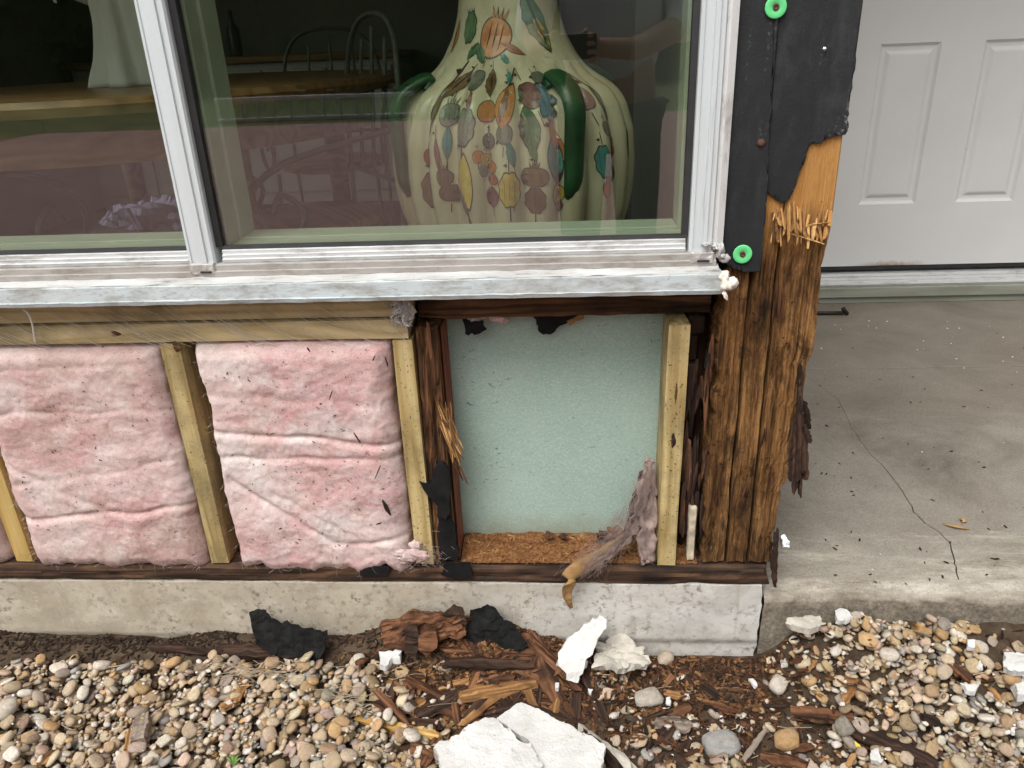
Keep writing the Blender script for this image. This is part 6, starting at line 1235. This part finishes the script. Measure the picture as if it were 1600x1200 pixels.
for k in range(5): bevelled('door_panel', [(-3.02+k*.405, -2.65+k*.405, 3.782, 3.799, .08, .82)], M['cabinet'], cb, .004)
for k, (x, h) in enumerate([(-2.75, .22), (-2.55, .30), (-2.3, .18), (-2.05, .26)]):
    tag(mk('bottle', *[(lambda pr: ([(x+r_*math.cos(2*math.pi*i/16), 3.98+r_*math.sin(2*math.pi*i/16), .901+z_*h) for r_, z_ in pr for i in range(16)], [[a*16+i, a*16+(i+1) % 16, (a+1)*16+(i+1) % 16, (a+1)*16+i] for a in range(len(pr)-1) for i in range(16)]+[[i for i in range(16)][::-1], [(len(pr)-1)*16+i for i in range(16)]]))([(.038, 0), (.04, .04), (.04, .6), (.016, .75), (.014, .97), (.017, .98), (.017, 1)])[q] for q in (0, 1)], M['bottle'], smooth=True), ['shorter dark bottle at the left end of the sideboard', 'tallest dark bottle on the sideboard', 'shortest dark bottle on the sideboard', 'dark bottle at the right end of the row on the sideboard'][k], 'bottle', 'bottles on the sideboard')
pc = at(225, 335, 1, .30); cl = crumple('folded_cloth', [(150, 350), (190, 325), (245, 312), (285, 322), (300, 345), (280, 360), (200, 362)], 'cloth_violet', 'violet folded cloth inside the left pane near the sill', 'cloth', tilt=(1, .22, -.5), th=.02, amp=.02, step=.012)
lb_ = empty('low_bench', (-.85, .30, 0), 'low wooden bench under the window inside the room', 'bench'); bevelled('bench_top', [(-1.35, -.40, .128, .40, .515, .54)], M['table'], lb_, .004)
for x in (-1.3, -.45): bevelled('leg', [(x-.02, x+.02, .15, .38, .001, .5145)], M['table'], lb_, .002)
mg = empty('magazine', (-.50, .28, .5405), 'colourful magazine lying inside near the sill', 'magazine')
for i, (c_, x0, x1) in enumerate((('plum', -.60, -.52), ('yellow', -.52, -.47), ('green', -.47, -.42))): bevelled('cover_block', [(x0, x1-.0005, .20, .36, .5405, .5485)], PAINT[c_], mg, .001)
# ================================================================ outdoors behind the viewer, seen only mirrored in the panes
ld = empty('ladder', (-4.6, -13.6, -.26), 'aluminium ladder lying on its edge on the lawn, mirrored in the right pane', 'ladder')
for z in (-.26, .10): bevelled('rail', [(-6.4, -2.7, -13.64, -13.56, z, z+.07)], M['ladder'], ld, .005)
for k in range(12): bevelled('rung', [(-6.25+k*.31, -6.21+k*.31, -13.62, -13.58, -.189, .099)], M['ladder'], ld, .004)
def hedge(x0, x1, y, h, seed, lb):
    e = empty('hedge', ((x0+x1)/2, y, -.262), lb, 'hedge', 'tall hedge across the lawn'); r = random.Random(seed)
    V, Fc = gridbox(x0, x1, y-.7, y+.5, -.26, h-.3, (.35, .3, .35), lambda p, nr: p+nr*(.35*fr(p.x*.9, p.y*.9, p.z*.9+seed, 3))); mk('inner_branches', V, Fc, M['crown'], e)
    V = []; Fc = []
    for _ in range(3200):
        p = Vector((r.uniform(x0, x1), y+.55+abs(r.gauss(0, .22)), r.uniform(-.2, h+.35*nz(r.random()*9, seed)))); s_ = r.uniform(.07, .16); q = Euler((r.uniform(0, 6), r.uniform(0, 6), r.uniform(0, 6))).to_matrix(); b0 = len(V)
        V += [tuple(p+q@Vector(v_)) for v_ in ((-s_, 0, 0), (0, -s_*.5, 0), (s_, 0, 0), (0, s_*.5, 0))]; Fc.append([b0, b0+1, b0+2, b0+3])
    mk('leaves', V, Fc, M['crown'], e)
hedge(-26, -9.02, -24, 4.6, 1, 'left stretch of the tall hedge mirrored in the glass'); hedge(-9, 4.98, -24, 4.8, 5, 'middle stretch of the tall hedge mirrored in the glass'); hedge(5, 22, -24, 4.5, 9, 'right stretch of the tall hedge mirrored in the glass')
# ================================================================ the photographer, standing behind the camera, mirrored in the glass
pe = empty('person', (.16, -1.62, -.21), 'person in light blue shirt and dark trousers taking the picture, mirrored in the glass', 'person')
def skin(name, nodes, edges, mat, parent, sub=2, root=0):
    b = wloc(parent); me = bpy.data.meshes.new(name); me.from_pydata([tuple(Vector(p)-b) for p, r in nodes], edges, []); me.materials.append(mat); o = bpy.data.objects.new(name, me); link(o, parent)
    md = o.modifiers.new('skin', 'SKIN'); md.use_smooth_shade = True
    for v_, (p, r) in zip(me.skin_vertices[0].data, nodes): v_.radius = (r, r) if not isinstance(r, tuple) else r
    me.skin_vertices[0].data[root].use_root = True
    s = o.modifiers.new('sub', 'SUBSURF'); s.levels = sub; s.render_levels = sub; return o
bx, by, bz = .16, -1.62, -.21
def P(x, y, z): return (bx+x, by+y, bz+z)
hL, hR = (-.115, .36, 1.10), (-.215, .36, 1.10)
nodes = [(P(0, 0, .96), (.155, .105)), (P(0, .02, 1.18), (.140, .10)), (P(0, .01, 1.38), (.165, .105)), (P(0, 0, 1.49), (.06, .06)), (P(0, .03, 1.58), (.072, .085)), (P(0, .035, 1.66), (.078, .095)), (P(0, .03, 1.72), (.06, .075)),
         (P(-.19, 0, 1.42), .058), (P(-.25, .06, 1.16), .046), (P(-.235, .26, 1.10), .036), (P(-.21, .33, 1.10), .028), (P(.19, 0, 1.42), .058), (P(.24, .06, 1.16), .046), (P(.06, .27, 1.09), .036), (P(-.06, .33, 1.10), .028),
         (P(-.09, 0, .88), .085), (P(-.10, .02, .50), .058), (P(-.10, -.02, .10), .042), (P(.09, 0, .88), .085), (P(.10, .02, .50), .058), (P(.10, -.02, .10), .042), (P(-.11, .12, .035), .036), (P(.11, .12, .035), .036)]
edges = [(0, 1), (1, 2), (2, 3), (3, 4), (4, 5), (5, 6), (2, 7), (7, 8), (8, 9), (9, 10), (2, 11), (11, 12), (12, 13), (13, 14), (0, 15), (15, 16), (16, 17), (0, 18), (18, 19), (19, 20), (17, 21), (20, 22)]
# hands: palm and five fingers each, closed round the phone
for (wi, hx_, sg_) in ((10, -.21, 1), (14, -.06, -1)):
    b0 = len(nodes); nodes.append((P(hx_+.012*sg_, .352, 1.105), (.030, .020))); edges.append((wi, b0))
    for k in range(4):
        f0 = len(nodes); zf_ = 1.135-.022*k; ln = (.9, 1.0, .95, .8)[k]
        nodes += [(P(hx_+.006*sg_, .372, zf_), .0085), (P(hx_+.012*sg_, .385+.012*ln, zf_), .008), (P(hx_+.030*sg_*ln, .400, zf_-.002), .0075)]; edges += [(b0, f0), (f0, f0+1), (f0+1, f0+2)]
    f0 = len(nodes); nodes += [(P(hx_+.020*sg_, .350, 1.135), .010), (P(hx_+.034*sg_, .362, 1.150), .009)]; edges += [(b0, f0), (f0, f0+1)]
skin('body', nodes, edges, M['skin'], pe)
sh = [nodes[0][0], nodes[1][0], nodes[2][0], nodes[7][0], nodes[8][0], nodes[11][0], nodes[12][0]]
skin('shirt', [(P(0, 0, .93), (.185, .135)), (P(0, .01, 1.18), (.172, .130)), (P(0, .01, 1.38), (.190, .128)), (P(-.195, 0, 1.42), .075), (P(-.255, .06, 1.16), .066), (P(-.248, .13, 1.13), .06), (P(.195, 0, 1.42), .075), (P(.245, .06, 1.16), .066), (P(.19, .14, 1.13), .06)], [(0, 1), (1, 2), (2, 3), (3, 4), (4, 5), (2, 6), (6, 7), (7, 8)], M['shirt'], pe)
skin('trousers', [(P(0, 0, .93), (.165, .115)), (P(-.09, 0, .86), .102), (P(-.10, .02, .50), .078), (P(-.10, -.02, .10), .062), (P(.09, 0, .86), .102), (P(.10, .02, .50), .078), (P(.10, -.02, .10), .062)], [(0, 1), (1, 2), (2, 3), (0, 4), (4, 5), (5, 6)], M['trousers'], pe)
for s in (-1, 1): skin('shoe', [(P(s*.10, -.05, .04), .042), (P(s*.105, .06, .036), .044), (P(s*.11, .16, .028), .034)], [(0, 1), (1, 2)], M['rust_dark'], pe)
blob('hair', np.array(P(0, .008, 1.70)), (.092, .108, .085), M['hair'], pe, 3, .12)
for s in (-1, 1):
    blob('eye', np.array(P(s*.032, .122, 1.665)), (.012, .008, .009), M['caulk_white'], pe, 3, .05, 2); blob('ear', np.array(P(s*.086, .03, 1.645)), (.010, .020, .030), M['skin'], pe, 4, .2, 2)
blob('nose', np.array(P(0, .134, 1.635)), (.014, .018, .024), M['skin'], pe, 5, .1, 2); blob('mouth', np.array(P(0, .124, 1.595)), (.024, .007, .007), M['shirt'] if False else PAINT['plum'], pe, 6, .1, 2)
ph = empty('phone', (bx-.135, -1.236, .845), 'black phone held in both hands, mirrored in the glass', 'phone')
bm = bmesh.new(); r_ = bmesh.ops.create_cube(bm, size=1)['verts']
for q in r_: q.co = Vector((q.co.x*.150, q.co.y*.009, q.co.z*.074))
bmesh.ops.bevel(bm, geom=bm.edges[:], offset=.003, segments=2, affect='EDGES')
me = bpy.data.meshes.new('case'); bm.to_mesh(me); bm.free(); me.materials.append(M['phone']); o = bpy.data.objects.new('case', me); link(o, ph); o.location = (0, 0, .05); o.rotation_euler = (-PITCH, 0, 0)
